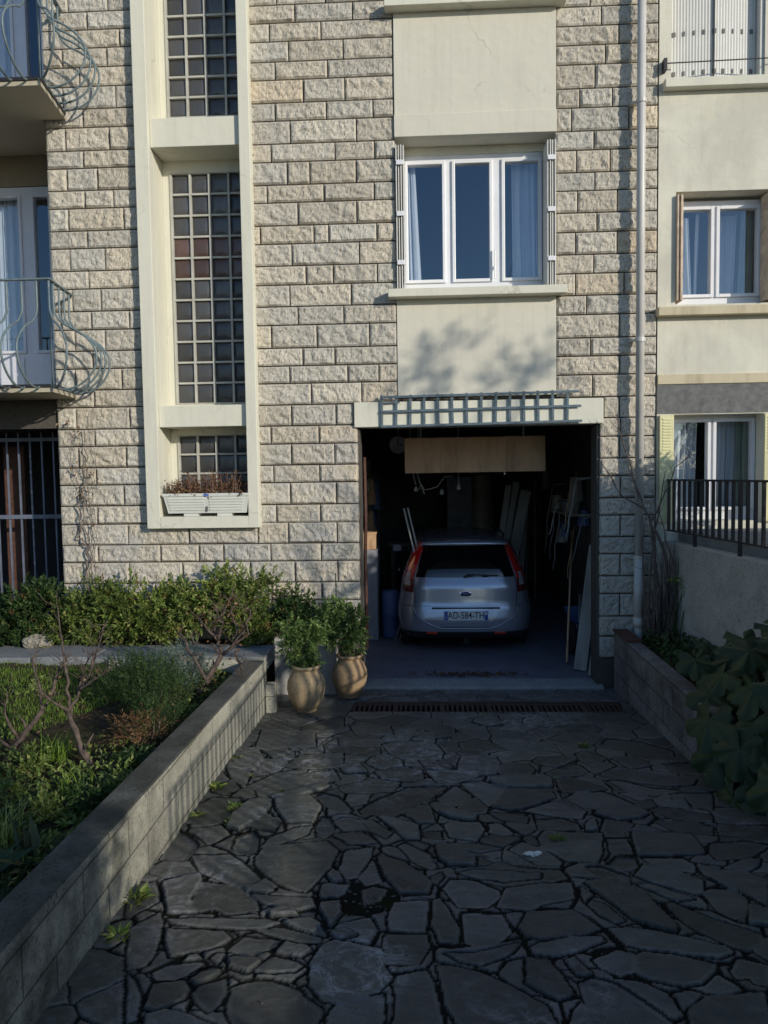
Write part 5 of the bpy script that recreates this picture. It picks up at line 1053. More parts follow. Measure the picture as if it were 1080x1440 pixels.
# dried plant in window box
t = thing('dried_window_plant', 'dried brown geranium plants filling the window box', 'plant', (-2.2, 0, 1.99))
rs = random.Random(8); mb = MB(); c = []; d = []
for k in range(150):
    x = rs.uniform(-2.62, -1.80); y = rs.uniform(-.09, .08); h = rs.uniform(.10, .30) * (1.0 if -2.45 < x < -1.9 else .75); lx = rs.uniform(-.06, .06); ly = rs.uniform(-.08, .03)
    pts = [(x, y, 1.985), (x + lx * .3, y + ly * .4, 1.985 + h * .6), (x + lx, y + ly, 1.985 + h)]
    mb.tube(pts, [.003, .0025, .0015], 4)
    for q in range(14): s = rs.uniform(.1, 1.05); c.append((x + lx * s + rs.gauss(0, .014), y + ly * s + rs.gauss(0, .014), 1.99 + h * s)); d.append((rs.uniform(-1, 1), rs.uniform(-1, .4), rs.uniform(-1, .5)))
obj('stems', mb, 'twig', t); leafobj('withered_leaves', [leaves(np.array(c), np.array(d), .034, .016)], 'leafdry', t)
c = [(-1.86 + rs.gauss(0, .03), .06 + rs.gauss(0, .02), 2.10 + rs.uniform(-.05, .12)) for k in range(60)]; leafobj('green_leaves', [leaves(np.array(c), nr.normal(size=(60, 3)), .03, .018)], 'leafdark', t)
# pots
def pot(x, y, z, s, mat, label, tilt=0):
    prof = [(0, 0), (.082, 0), (.092, .006), (.092, .022), (.10, .03), (.135, .085), (.163, .15), (.178, .22), (.172, .285), (.148, .34), (.118, .378), (.108, .395), (.112, .405), (.128, .412), (.136, .423), (.132, .437), (.116, .441), (.104, .432), (.098, .40), (.10, .37), (0, .37)]
    mb = MB(); fine = []
    mb.lathe([(r * s, zz * s) for r, zz in prof], n=48)
    o = obj('terracotta_pot', mb, mat, smooth=True, origin=(0, 0, 0)); o.location = (x, y, z); o.rotation_euler = (R(tilt), R(tilt * .5), 0)
    return tag(o, label, 'pot', 'round bellied terracotta pots by the garage')
pot(-1.082, -.93, .045, 1.0, 'terra', 'pale ochre bellied terracotta pot, the nearer and left one', 1.5)
pot(-.715, -.50, .042, .97, 'terra2', 'browner bellied terracotta pot standing right at the garage corner')
def potshrub(x, y, z, lobes, label, seed, n):
    shrub('potted_shrub', label, 'shrub', (x, y, z), lobes, n, 'leafpot', L=.085, per=12, ll=.036, lw=.019, up=.5, group='small leaved evergreen shrubs in the terracotta pots', seed=seed, stems=9)
potshrub(-1.085, -.93, .43, [((-1.08, -.93, .53), (.09, .08, .08)), ((-1.20, -.93, .66), (.09, .09, .12)), ((-1.10, -.9, .70), (.10, .1, .10)), ((-.99, -.9, .72), (.08, .08, .09)), ((-1.21, -.95, .80), (.06, .07, .07)), ((-1.08, -.93, .48), (.07, .06, .05))], 'light green small leaved shrub growing from the left terracotta pot', 71, 330)
potshrub(-.72, -.50, .42, [((-.71, -.5, .50), (.07, .07, .06)), ((-.80, -.5, .66), (.14, .1, .12)), ((-.70, -.48, .78), (.14, .11, .13)), ((-.84, -.45, .86), (.13, .1, .10)), ((-.66, -.5, .66), (.09, .09, .09)), ((-.92, -.5, .68), (.08, .08, .09)), ((-.93, -.35, .80), (.10, .09, .08))], 'fuller dark green shrub growing from the pot at the garage corner', 72, 480)

# ================================================================== RIGHT PLANTER
mb = MB(); mb.box(1.945, 2.07, -2.75, -.10, -.2, .60); tag(obj('planter_wall', mb, 'planter', bevel=.008), 'low rough concrete block planter wall at the right of the paving', 'wall')
mb = MB(); mb.obox((2.0, -.12, .612), (2.0, -.62, .615), .15, .022); tag(obj('loose_board', mb, 'redboard', bevel=.003), 'red brown board lying on the near corner of the planter wall', 'board')
heightfield('planter_soil', 2.06, 2.85, -2.8, -.02, .03, lambda x, y: .53 + .05 * noise.noise(Vector((x * 3, y * 3, 5))) + .02 * noise.turbulence(Vector((x * 10, y * 10, 2)), 3, True), 'soil')
# climbing shrub by the pipe
t = thing('climbing_shrub', 'bare many stemmed climbing shrub beside the foot of the drainpipe', 'shrub', (2.32, -.4, .55)); mb = MB(); rs = random.Random(5)
S = [[(2.30, -.35, .55), (2.34, -.32, 1.0), (2.27, -.30, 1.45), (2.24, -.28, 1.75), (2.15, -.25, 1.98), (2.04, -.25, 2.25)], [(2.34, -.4, .55), (2.42, -.38, .95), (2.38, -.35, 1.35), (2.28, -.33, 1.62), (2.18, -.3, 1.85), (1.98, -.22, 1.98), (1.84, -.18, 2.24), (1.80, -.16, 2.32)],
     [(2.28, -.35, .55), (2.22, -.32, .9), (2.24, -.3, 1.3), (2.28, -.3, 1.6), (2.33, -.3, 1.9), (2.38, -.3, 2.2)], [(2.36, -.4, .55), (2.45, -.42, .9), (2.44, -.42, 1.3), (2.36, -.4, 1.55), (2.31, -.36, 1.8)], [(2.26, -.35, .55), (2.19, -.3, .95), (2.18, -.25, 1.4), (2.20, -.22, 1.7)],
     [(2.15, -.25, 1.95), (2.06, -.22, 2.3), (1.97, -.2, 2.62), (1.94, -.18, 2.78)], [(2.24, -.28, 1.7), (2.37, -.35, 2.0), (2.46, -.38, 2.25), (2.58, -.4, 2.38)], [(2.32, -.4, .55), (2.30, -.4, 1.0), (2.34, -.38, 1.5)], [(2.33, -.36, .55), (2.28, -.38, .9), (2.33, -.4, 1.25), (2.26, -.3, 1.6)]]
for i, s in enumerate(S): limb(mb, s, .017 if i < 5 else .008, .0035, 40 + i, twigs=9 if i in (0, 1, 2, 5, 6) else 4)
for k in range(40):
    a = Vector((rs.uniform(2.18, 2.46), rs.uniform(-.45, -.3), .55)); e = a + Vector((rs.uniform(-.08, .08), rs.uniform(-.05, .05), rs.uniform(.4, 1.0))); mb.tube([a, (a + e) / 2 + Vector((rs.uniform(-.04, .04), rs.uniform(-.03, .03), 0)), e], [.008, .006, .003], 5)
obj('stems', mb, 'bark', t, smooth=True)
t = thing('leggy_plant', 'thin green stemmed plant with a tuft of leaves against the boundary wall', 'plant', (2.44, -.55, .55)); mb = MB(); c = []; d = []
for pts in ([(2.42, -.5, .55), (2.44, -.5, .85), (2.50, -.5, 1.12)], [(2.44, -.55, .55), (2.47, -.55, .8), (2.52, -.55, 1.05)], [(2.41, -.5, .55), (2.41, -.5, .8), (2.43, -.5, 1.18)]):
    mb.tube(pts, [.007, .006, .004], 6); p = pts[-1]
    for k in range(16): c.append((p[0] + rng.gauss(0, .02), p[1] + rng.gauss(0, .02), p[2] + rng.uniform(-.04, .03))); d.append((rng.uniform(-1, 1), rng.uniform(-1, 1), rng.uniform(-.5, .8)))
obj('stems', mb, 'leafdark', t); leafobj('foliage', [leaves(np.array(c), np.array(d), .055, .022)], 'leafyel', t)
c = []; d = []
n = 1500; px = nr.uniform(2.08, 2.62, n); py = nr.uniform(-2.7, -.55, n); h = nr.uniform(0, .16, n)
P = np.stack([px, py, .54 + h], 1); dd = nr.normal(size=(n, 3)) * .7 + np.array([-.2, 0, .5])
tag(leafobj('planter_weeds', [leaves(P, dd, .06, .03)], 'leafdark', origin=(2.3, -2, .54)), kind='stuff')
# large lobed leaves
def bigleaf(size, seed):
    r = random.Random(seed); mb = MB(); n = 56; rings = 7; P = []; ph = r.uniform(0, 1)
    for k in range(rings + 1):
        q = k / rings; row = []
        for i in range(n + 1):
            th = -2.75 + 5.5 * i / n
            lob = .62 + .38 * abs(math.cos(th * 2.6)) ** .6 + .035 * math.sin(th * 17 + ph) + .02 * math.sin(th * 31)
            rad = size * (.5 + .09 * math.cos(th)) * (1 - (1 - lob) * q ** 2) * q
            rib = abs(math.sin(th * 2.6)) ; zz = -.30 * (rad ** 2) / size + .035 * size * q * (1 - rib) * 1.0 - .05 * size * q * rib + .035 * size * q * q * math.sin(th * 9 + ph * 6)
            row.append((rad * math.cos(th), rad * math.sin(th), zz))
        P.append(row)
    mb.grid(P); return mb
t = thing('large_leaf_plant', 'big dark lobed leaves of a lush plant spilling over the planter at the right edge', 'plant', (2.35, -2.5, .5), None)
LV = [(1.98, -2.75, .34, .40, -140, 58), (2.12, -3.0, .62, .42, -120, 40), (2.05, -3.45, .42, .40, -130, 55), (2.3, -3.5, .75, .42, -110, 40), (2.18, -3.25, .95, .38, -120, 32), (1.92, -3.1, .20, .34, -160, 70), (2.35, -2.9, 1.18, .36, -90, 20), (2.2, -2.65, 1.02, .34, -120, 25), (2.05, -2.6, .85, .32, -140, 35), (2.15, -3.6, .15, .36, -120, 70), (2.06, -2.05, .80, .30, -100, 38), (2.22, -1.85, .88, .27, -60, 25), (2.02, -2.45, .66, .36, -130, 48), (1.90, -2.75, .58, .38, -150, 55), (2.20, -2.45, .92, .36, -100, 30), (2.35, -2.2, 1.0, .32, -80, 25), (2.42, -2.75, 1.08, .38, -110, 25), (2.15, -2.85, .82, .36, -140, 45),
      (1.98, -3.05, .50, .34, -150, 62), (2.25, -3.1, .70, .36, -120, 55), (2.45, -2.45, 1.14, .30, -70, 18), (2.5, -3.0, 1.0, .34, -100, 30), (2.3, -2.05, .72, .26, -120, 40), (2.10, -2.3, .52, .26, -170, 60), (2.05, -3.2, .28, .30, -140, 70), (2.38, -3.3, .45, .34, -110, 62), (2.5, -2.1, .92, .26, -60, 20), (2.2, -1.6, .72, .20, -90, 30), (2.38, -1.75, .80, .22, -50, 25), (2.5, -2.6, .8, .3, -90, 50), (2.3, -2.7, .6, .3, -120, 60)]
stm = MB()
for i, (x, y, z, s, az, droop) in enumerate(LV):
    mb = bigleaf(s, i); m = Matrix.Translation((x, y, z)) @ Matrix.Rotation(R(az + rng.uniform(-15, 15)), 4, 'Z') @ Matrix.Rotation(R(droop), 4, 'Y') @ Matrix.Rotation(R(rng.uniform(-18, 18)), 4, 'X')
    mb.v = [tuple(m @ Vector(p)) for p in mb.v]; obj('leaf', mb, 'leafbig', t, smooth=True)
    b = Vector((2.36 + rng.uniform(-.12, .1), min(max(y, -3.2), -1.8) * .5 - 1.25, .52)); e = Vector((x, y, z)); stm.tube([b, b.lerp(e, .5) + Vector((0, 0, .12)), e], [.012, .009, .006], 6)
obj('stems', stm, 'leafdark', t, smooth=True)
# weeds in the joints
WG = 'small weeds growing in the paving joints'
for x, y, s, lab in ((-1.40, -2.85, .07, 'bright weed at the foot of the garden wall, halfway along'), (-1.20, -3.20, .06, 'star shaped weed in a joint one stone right of the wall'), (-1.16, -3.42, .05, 'low weed just in front of the star shaped weed'), (-1.22, -2.62, .035, 'little weed in the joint nearer the pots'),
    (-1.41, -4.30, .09, 'spiky grey green weed against the shaded end of the garden wall'), (-1.36, -4.62, .07, 'small bright rosette against the garden wall at the lower left'), (-1.42, -2.3, .06, 'weed at the wall foot nearest the pots'), (1.25, -1.95, .06, 'mossy weed tuft in the paving before the planter'), (.75, -3.6, .05, 'lone dark weed in the middle right of the paving'), (.55, -1.12, .05, 'short weed just before the drain grate'), (-.95, -2.9, .03, 'tiny weed between two pale stones'), (-1.40, -3.3, .05, 'tiny weed where the lit wall meets the paving')):
    n = 34; a = nr.uniform(0, 6.28, n); rr_ = nr.uniform(0, .5, n) * s; z = zg(y) - .012
    c = np.stack([x + rr_ * np.cos(a), y + rr_ * np.sin(a), np.full(n, z) + nr.uniform(0, .3, n) * s], 1); d = np.stack([np.cos(a), np.sin(a), nr.uniform(.2, 1.1, n)], 1)
    tag(leafobj('joint_weed', [leaves(c, d, s * .75, s * .28)], 'leafyel' if 'bright' in lab or 'star' in lab else 'leafhedge', origin=(x, y, z)), lab, 'weed', WG)
n = 2600; px = nr.uniform(-1.45, 1.9, n); py = nr.uniform(-5.0, -1.0, n); k = (fbm(px, py, 3, 3, 2.0) > .12) | (px < -1.40); px = px[k]; py = py[k]
P = np.stack([px, py, zg(py) - .022], 1); tag(leafobj('joint_moss', [leaves(P, nr.normal(size=(len(P), 3)) + np.array([0, 0, .6]), .016, .006)], 'grass', origin=(0, -3, .1)), kind='stuff')

# litter and chips lying on the paving
bm = bmesh.new(); bmesh.ops.create_icosphere(bm, subdivisions=3, radius=1); mb = MB(); vs = []
for q in bm.verts:
    f = .75 + .9 * noise.noise(q.co * 2.3) + .35 * noise.noise(q.co * 6); vs.append((.585 + q.co.x * .045 * f, -3.80 + q.co.y * .022 * f, zg(-3.8) + .012 + q.co.z * .012 * f))
bm.verts.index_update(); mb.add(vs, [tuple(x.index for x in f.verts) for f in bm.faces]); bm.free()
tag(obj('crumpled_wrapper', mb, 'plastic'), 'small pale crumpled wrapper lying among chips in the middle of the paving', 'litter')
rs = random.Random(12); mb = MB()
for k in range(170):
    if k < 40: x, y, s = rs.gauss(.40, .12), rs.gauss(-3.85, .04), rs.uniform(.006, .028)
    elif k < 90: x, y, s = rs.gauss(-.30, .14), rs.gauss(-4.3, .10), rs.uniform(.004, .016)
    else: x, y, s = rs.uniform(-1.35, 1.8), rs.uniform(-5.1, -1.1), rs.uniform(.003, .010)
    a = rs.uniform(0, 3.1); z = zg(y) - .004; P_ = [(x + s * math.cos(a + t) * rs.uniform(.6, 1), y + s * .7 * math.sin(a + t) * rs.uniform(.6, 1)) for t in (0, 1.2, 2.4, 3.6, 4.9)]
    mb.add([(p[0], p[1], z) for p in P_] + [(x + (p[0] - x) * .7, y + (p[1] - y) * .7, z + s * .45) for p in P_], [(4, 3, 2, 1, 0), (5, 6, 7, 8, 9)] + [(i, (i + 1) % 5, 5 + (i + 1) % 5, 5 + i) for i in range(5)])
tag(obj('stone_chips', mb, 'mortar', origin=(.3, -3.5, .1)), kind='stuff')
# ================================================================== CAR (rear towards the viewer)
CX, CY = .53, 1.28
car = thing('parked_car', 'silver hatchback parked nose first inside the dark garage', 'car', (CX, CY + 2, 0))
def itp(tab, z):
    return float(np.interp(z, [a for a, b in tab], [b for a, b in tab]))
YR = [(.19, .10), (.24, .03), (.30, .0), (.44, -.015), (.56, .010), (.60, .022), (.64, .032), (.83, .048), (.93, .100), (1.0, .115), (1.15, .20), (1.30, .295), (1.335, .30), (1.36, .36), (1.385, .55), (1.405, .95), (1.42, 1.5)]
WW = [(.19, .76), (.26, .81), (.45, .83), (.58, .825), (.62, .81), (.80, .79), (.93, .765), (1.05, .72), (1.20, .655), (1.30, .605), (1.345, .565), (1.375, .50), (1.40, .40), (1.42, .22)]
YF = [(.19, 3.88), (.4, 3.95), (.7, 3.90), (.82, 3.78), (.92, 3.15), (.98, 2.95), (1.2, 2.5), (1.345, 2.15), (1.385, 1.95), (1.405, 1.8), (1.42, 1.6)]
def yrear(x, z):
    u = min(1, abs(x) / itp(WW, z)); return itp(YR, z) + .07 * u ** 2 + .30 * u ** 9
def cp(x, z, off=0): return (CX + x, CY + yrear(x, z) - off, z)
zs = [.19, .24, .28, .36, .44, .52, .57, .60, .63, .68, .76, .84, .92, .98, 1.05, 1.12, 1.20, 1.27, 1.31, 1.335, 1.36, 1.38, 1.395, 1.405, 1.42]
mb = MB(); rows = []
us = [math.sin(math.pi / 2 * t) for t in np.linspace(-1, 1, 33)]
for z in zs:
    w_ = itp(WW, z); yf = itp(YF, z); row = [(CX + u * w_, CY + yrear(u * w_, z), z) for u in us]
    y0 = yrear(w_, z)
    for t in np.linspace(0, 1, 9)[1:-1]: row.append((CX + w_ * (1 + .012 * math.sin(t * 3.14)), CY + y0 + (yf - .3 - y0) * t, z))
    for t in np.linspace(0, 1, 9): a = math.pi * t; row.append((CX + w_ * .96 * math.cos(a), CY + yf - .30 + .30 * math.sin(a), z))
    for t in np.linspace(1, 0, 9)[1:-1]: row.append((CX - w_ * (1 + .012 * math.sin(t * 3.14)), CY + y0 + (yf - .3 - y0) * t, z))
    row.append(row[0]); rows.append(row)
mb.grid(rows); mb.add(rows[-1][:-1], [tuple(range(len(rows[-1]) - 1))]); mb.add(rows[0][:-1], [tuple(range(len(rows[0]) - 1))[::-1]])
obj('body', mb, 'paint', car, smooth=True)
def patch(name, mat, zl, zh, fl, fr, off=.004, nx=14, nz=10, parent=car, bev=0, th=.0):
    """panel lying on the rear surface between x limits fl(z), fr(z)"""
    P = []
    for j in range(nz + 1):
        z = zl + (zh - zl) * j / nz; a, b = fl(z), fr(z); P.append([cp(a + (b - a) * i / nx, z, off) for i in range(nx + 1)])
    mb = MB(); mb.grid(P)
    if th:
        edge = [P[0], P[-1], [r[0] for r in P], [r[-1] for r in P]]
        for k, e in enumerate(edge):
            bk = [(p[0], p[1] + off + .004, p[2]) for p in e]
            mb.grid([bk, e] if k in (0, 3) else [e, bk])
    return obj(name, mb, mat, parent, smooth=True)
lin = lambda z0, v0, z1, v1: (lambda z: v0 + (v1 - v0) * (z - z0) / (z1 - z0))
gl = patch('rear_window', 'carglass', .935, 1.305, lin(.935, -.605, 1.305, -.50), lin(.935, .605, 1.305, .50), .005, 20, 10, th=1)
mb = MB(); mb.obox(cp(.02, .975, .02), cp(.40, .955, .02), .012, .012); mb.obox(cp(-.02, .95, .018), cp(.10, .965, .022), .03, .018); obj('wiper', mb, 'blackplastic', car)
tg = patch('tailgate', 'paint', .60, .93, lin(.60, -.62, .93, -.625), lin(.60, .62, .93, .625), .006, 26, 12, th=1)
# crease and lower gate with plate recess
P = []
def lower(z): return .62 - .30 * ((.60 - z) / .26) ** 2.2 if z < .60 else .62
patch('lower_tailgate', 'paint', .345, .597, lambda z: -lower(z), lambda z: lower(z), .012, 24, 10, th=1)
mb = MB(); L_ = [cp(-lower(z) - .012, z, .016) for z in np.linspace(.60, .345, 12)] + [cp(x, .335, .016) for x in np.linspace(-.30, .30, 9)] + [cp(lower(z) + .012, z, .016) for z in np.linspace(.345, .60, 12)]
mb.tube(L_, .007, 5); obj('bumper_edge', mb, 'paint', car, smooth=True)
mb = MB(); L_ = [cp(-lower(z) + .004, z, .010) for z in np.linspace(.93, .345, 20)] + [cp(x, .350, .012) for x in np.linspace(-.30, .30, 9)] + [cp(lower(z) - .004, z, .010) for z in np.linspace(.345, .93, 20)]
mb.tube(L_, .0035, 4); obj('tailgate_seam', mb, 'blackplastic', car)
mb = MB()
for s in (-1, 1): mb.tube([cp(s * q, .592, .003) for q in np.linspace(.63, .80, 8)], .003, 4)
obj('bumper_seam', mb, 'blackplastic', car)
patch('plate_recess', 'paint', .40, .575, lin(.40, -.30, .575, -.41), lin(.40, .30, .575, .41), .0145, 8, 4)
mb = MB(); mb.obox(cp(-.41, .578, .028), cp(.41, .578, .028), .03, .016); obj('handle_strip', mb, 'blackplastic', car, bevel=.003)
pl = None
x0, x1, zb_, zt_ = -.265, .265, .435, .548; yp = CY + yrear(0, .5) - .030
mb = MB(); mb.box(CX + x0, CX + x1, yp, yp + .008, zb_, zt_); pl = obj('number_plate', mb, 'plate', car, bevel=.002)
mb = MB(); mb.box(CX + x0 + .003, CX + x0 + .045, yp - .002, yp - .0005, zb_ + .003, zt_ - .003).box(CX + x1 - .045, CX + x1 - .003, yp - .002, yp - .0005, zb_ + .003, zt_ - .003); obj('blue_band', mb, 'euro', pl)
def mesh_from(o):
    bpy.context.view_layer.update(); dg = bpy.context.evaluated_depsgraph_get(); me = bpy.data.meshes.new_from_object(o.evaluated_get(dg)); n = bpy.data.objects.new(o.name + '_letters', me)
    COL.objects.link(n); attach(n, o.parent); n.location = o.location; n.rotation_euler = o.rotation_euler; n.scale = o.scale; nm = o.name; bpy.data.objects.remove(o); n.name = nm; return n
def text(name, s, x, y, z, size, mat, parent, sx=1., bold=.0, shear=0):
    c = bpy.data.curves.new(name, 'FONT'); c.body = s; c.size = size; c.extrude = .0006; c.offset = bold; c.align_x = 'CENTER'; c.align_y = 'CENTER'; c.shear = shear; c.materials.append(M[mat])
    o = bpy.data.objects.new(name, c); COL.objects.link(o); attach(o, parent); o.location = Vector((x, y, z)); o.rotation_euler = (R(90), 0, 0); o.scale = (sx, 1, 1); return mesh_from(o)
text('registration', 'AD-584-TH', CX, yp - .0012, (zb_ + zt_) / 2, .118, 'ink', pl, .76, .0004)
text('country_letter', 'F', CX + x0 + .024, yp - .0026, zb_ + .03, .040, 'plate', pl)
mb = MB()
for k in range(12): a = k * math.pi / 6; mb.box(CX + x0 + .024 + .012 * math.cos(a) - .0016, CX + x0 + .024 + .012 * math.cos(a) + .0016, yp - .0032, yp - .0022, zt_ - .036 + .012 * math.sin(a) - .0016, zt_ - .036 + .012 * math.sin(a) + .0016)
mb.box(CX + x1 - .038, CX + x1 - .012, yp - .0032, yp - .0022, zt_ - .045, zt_ - .012); obj('band_marks', mb, 'plate', pl)
# badge
mb = MB(); mb.lathe([(0, 0), (1, 0), (1, .12), (.86, .16), (.86, .13), (0, .15)], n=40); zc = .745; yb_ = CY + yrear(0, zc) - .006
mb.v = [(CX + a * .072, yb_ - c * .06, zc + b * .030) for a, b, c in mb.v]; bd = obj('badge', mb, 'chrome', car, smooth=False)
mb = MB(); mb.lathe([(0, .17), (.86, .17), (.86, .12)], n=40); mb.v = [(CX + a * .072, yb_ - c * .06, zc + b * .030) for a, b, c in mb.v]; obj('badge_field', mb, 'badgeblue', bd)
text('badge_script', 'Ford', CX, yb_ - .0115, zc, .042, 'chrome', bd, 1.0, .0005, .3)
text('model_lettering', 'FUSION', CX - .50, CY + yrear(.5, .775) - .009, .775, .030, 'chrome', car, 1.6)
for s in (-1, 1):
    A = (lambda z: -(itp(WW, z) - .012) * (.995)) if s < 0 else (lambda z: (.635 - .13 * max(0, (z - .93)) / .37) if z > .90 else .63)
    B = (lambda z: -(.635 - .13 * max(0, (z - .93)) / .37) if z > .90 else -.63) if s < 0 else (lambda z: (itp(WW, z) - .012) * .995)
    lm = patch('tail_lamp', 'redlamp', .91, 1.335, A, B, .014, 8, 14, th=1)
    # lower sections of the cluster
    A2 = (lambda z: A(z)); B2 = (lambda z: B(z))
    patch('clear_section', 'clearlamp', .835, .985, (lambda z: A(z) + .02) if s < 0 else (lambda z: A(z) + .03), (lambda z: B(z) - .04) if s < 0 else (lambda z: B(z) - .035), .019, 6, 5, parent=lm, th=1)
    patch('lower_section', 'darkred', .755, .908, A2, B2, .013, 6, 5, parent=lm, th=1)
    P = patch('reflector', 'orange', .258, .284, (lambda z: s * .475) if s < 0 else (lambda z: .345), (lambda z: -.345) if s < 0 else (lambda z: .475), .020, 4, 2, th=1)
patch('high_brake_light', 'redlamp', 1.318, 1.338, lambda z: -.145, lambda z: .145, .030, 8, 2, th=1)
# roof spoiler lip and roof edge
P = [[(CX + u * .52, CY + .26 + .05 * u * u, 1.318 - .006 * u * u) for u in np.linspace(-1, 1, 17)], [(CX + u * .54, CY + .25 + .05 * u * u, 1.345 - .02 * u * u) for u in np.linspace(-1, 1, 17)], [(CX + u * .50, CY + .45, 1.378 - .035 * u * u) for u in np.linspace(-1, 1, 17)]]
mb = MB(); mb.grid(P); obj('spoiler', mb, 'paint', car, smooth=True)
mb = MB()
for s in (-1, 1): mb.tube([(CX + s * .50, CY + .55, 1.375), (CX + s * .52, CY + .62, 1.41), (CX + s * .53, CY + 1.7, 1.425), (CX + s * .50, CY + 2.0, 1.395)], .012, 8)
obj('roof_rails', mb, 'blackplastic', car, smooth=True)
patch('lower_bumper', 'blackplastic', .19, .285, lambda z: -itp(WW, z) * .93, lambda z: itp(WW, z) * .93, .008, 20, 3)
mb = MB(); mb.box(CX - .03, CX + .03, CY + .0, CY + .3, .155, .20); mb.tube([(CX, CY + .05, .18), (CX, CY - .03, .18), (CX, CY - .03, .235)], .012, 8); obj('tow_bar', mb, 'blackplastic', car)
mb = MB(); mb.box(CX - .62, CX + .62, CY + .35, CY + 3.6, .15, .20); obj('underbody', mb, 'blackplastic', car)
for yy in (.72, 3.2):
    for s in (-1, 1):
        mb = MB(); n = 40; R_ = .30; prof = [(.17, .0), (.20, .012), (.28, .010), (.30, .03), (.302, .09), (.30, .15), (.28, .175), (.17, .18)]
        for i, (r_, xx) in enumerate(prof):
            pass
        o_ = len(mb.v); m2 = MB(); m2.lathe([(r_, xx) for r_, xx in prof], n=36)
        m2.v = [(CX + s * (.81 - c) , CY + yy + a, .30 + b) for a, b, c in m2.v]; wh = obj('wheel', m2, 'rubber', car, smooth=True)
        m3 = MB(); m3.lathe([(0, .02), (.05, .015), (.06, .03), (.15, .035), (.172, .01)], n=36)
        for k in range(7):
            a = k * 2 * math.pi / 7; m3.obox((.04 * math.cos(a), .04 * math.sin(a), .018), (.16 * math.cos(a), .16 * math.sin(a), .012), .03, .01)
        m3.v = [(CX + s * (.81 - c), CY + yy + a, .30 + b) for a, b, c in m3.v]; obj('rim', m3, 'chrome', wh)
        m4 = MB(); P = [[], []]
        for k in range(17):
            a = math.pi * k / 16
            for j, rr_ in enumerate((.33, .36)):
                z = .30 + rr_ * math.sin(a); P[j].append((CX + s * (itp(WW, min(1, z)) + .014), CY + yy + rr_ * math.cos(a), z))
        m4.grid(P); obj('wheel_arch', m4, 'blackplastic', car)
# side glass and mirrors
for s in (-1, 1):
    mb = MB(); P = []
    for j in range(6):
        z = .955 + .34 * j / 5; w_ = itp(WW, z) * 1.018 + .006; y0 = .62 + .25 * (j / 5); y1 = itp(YF, z) - .42
        P.append([(CX + s * w_, CY + y0 + (y1 - y0) * k / 12, z) for k in range(13)])
    mb.grid(P if s > 0 else [r[::-1] for r in P]); obj('side_window', mb, 'carglass', car, smooth=True)
    mb = MB(); mb.box(CX + s * .90 - .075, CX + s * .90 + .075, CY + 2.55, CY + 2.65, .98, 1.10); mb.box(min(CX + s * .76, CX + s * .85), max(CX + s * .76, CX + s * .85), CY + 2.58, CY + 2.62, .99, 1.02); obj('door_mirror', mb, 'paint', car, bevel=.025)
    mb = MB(); mb.obox((CX + s * .835, CY + 1.1, .90), (CX + s * .835, CY + 1.3, .90), .02, .02); obj('door_handle', mb, 'paint', car, bevel=.004)
mb = MB(); P = []
for j in range(5):
    z = .99 + .33 * j / 4; P.append([(CX + u * itp(WW, z) * .86, CY + itp(YF, z) + .008 - .30 * (1 - math.sqrt(max(0, 1 - (u * .88) ** 2))), z + .01) for u in np.linspace(-1, 1, 11)])
mb.grid(P); obj('windscreen', mb, 'carglass', car, smooth=True)
mb = MB()
for s in (-1, 1): mb.box(CX + s * .62 - .12, CX + s * .62 + .12, CY + 3.78, CY + 3.90, .64, .80)
obj('headlights', mb, 'clearlamp', car, bevel=.02)

# ================================================================== GARAGE CONTENTS
t = thing('hanging_wood_board', 'long stained plywood board hung under the ceiling just inside the garage mouth', 'board', (.63, 1.15, 2.22))
mb = MB(); mb.box(-.18, .235, 1.14, 1.158, 2.212, 2.625).box(.237, 1.01, 1.142, 1.16, 2.214, 2.627).box(1.012, 1.46, 1.14, 1.158, 2.216, 2.63)
obj('panels', mb, 'wood', t, bevel=.002); mb = MB(); mb.box(-.1, 1.35, 1.162, 1.19, 2.45, 2.50)
for x in (.0, 1.2): mb.box(x, x + .02, 1.165, 1.18, 2.50, 2.858)
obj('hanger', mb, 'plank', t); mb = MB(); mb.box(.985, 1.0, 1.19, 1.21, 2.18, 2.215); obj('hook', mb, 'white', t)
mb = MB(); m2 = MB(); mb.lathe([(0, 0), (.125, 0), (.125, .03), (.11, .035), (.11, .02), (0, .02)], n=32)
ck = thing('wall_clock', 'round pale clock hanging high in the garage left of the wood board', 'clock', (-.31, 3.0, 2.5))
mb.v = [(-.31 + a, 3.0 - c, 2.60 + b) for a, b, c in mb.v]; obj('case', mb, 'cable', ck); mb = MB(); mb.box(-.315, -.305, 2.972, 2.976, 2.6, 2.69).box(-.31, -.25, 2.972, 2.976, 2.595, 2.605); obj('hands', mb, 'blackplastic', ck)
mb = MB(); mb.box(-.32, -.30, 3.01, 3.03, 2.6, 2.86); obj('bracket', mb, 'plank', ck)
t = thing('hanging_cables', 'white electric cables and lamp holders dangling behind the wood board', 'cables', (.1, 2.2, 2.0)); mb = MB()
for pts in ([(-.13, 2.2, 2.84), (-.12, 2.2, 2.3), (-.06, 2.2, 2.05)], [(-.02, 2.2, 2.84), (-.04, 2.2, 2.2), (.0, 2.2, 2.05), (-.02, 2.2, 1.98)], [(-.02, 2.2, 2.1), (.05, 2.2, 1.98), (.12, 2.2, 1.99), (.22, 2.2, 2.02), (.32, 2.2, 2.15), (.42, 2.2, 2.16)], [(.0, 2.2, 2.05), (.05, 2.2, 1.93)], [(.50, 2.2, 2.84), (.50, 2.2, 2.02)]): mb.tube(pts, .007, 5)
obj('cables', mb, 'cable', t); mb = MB()
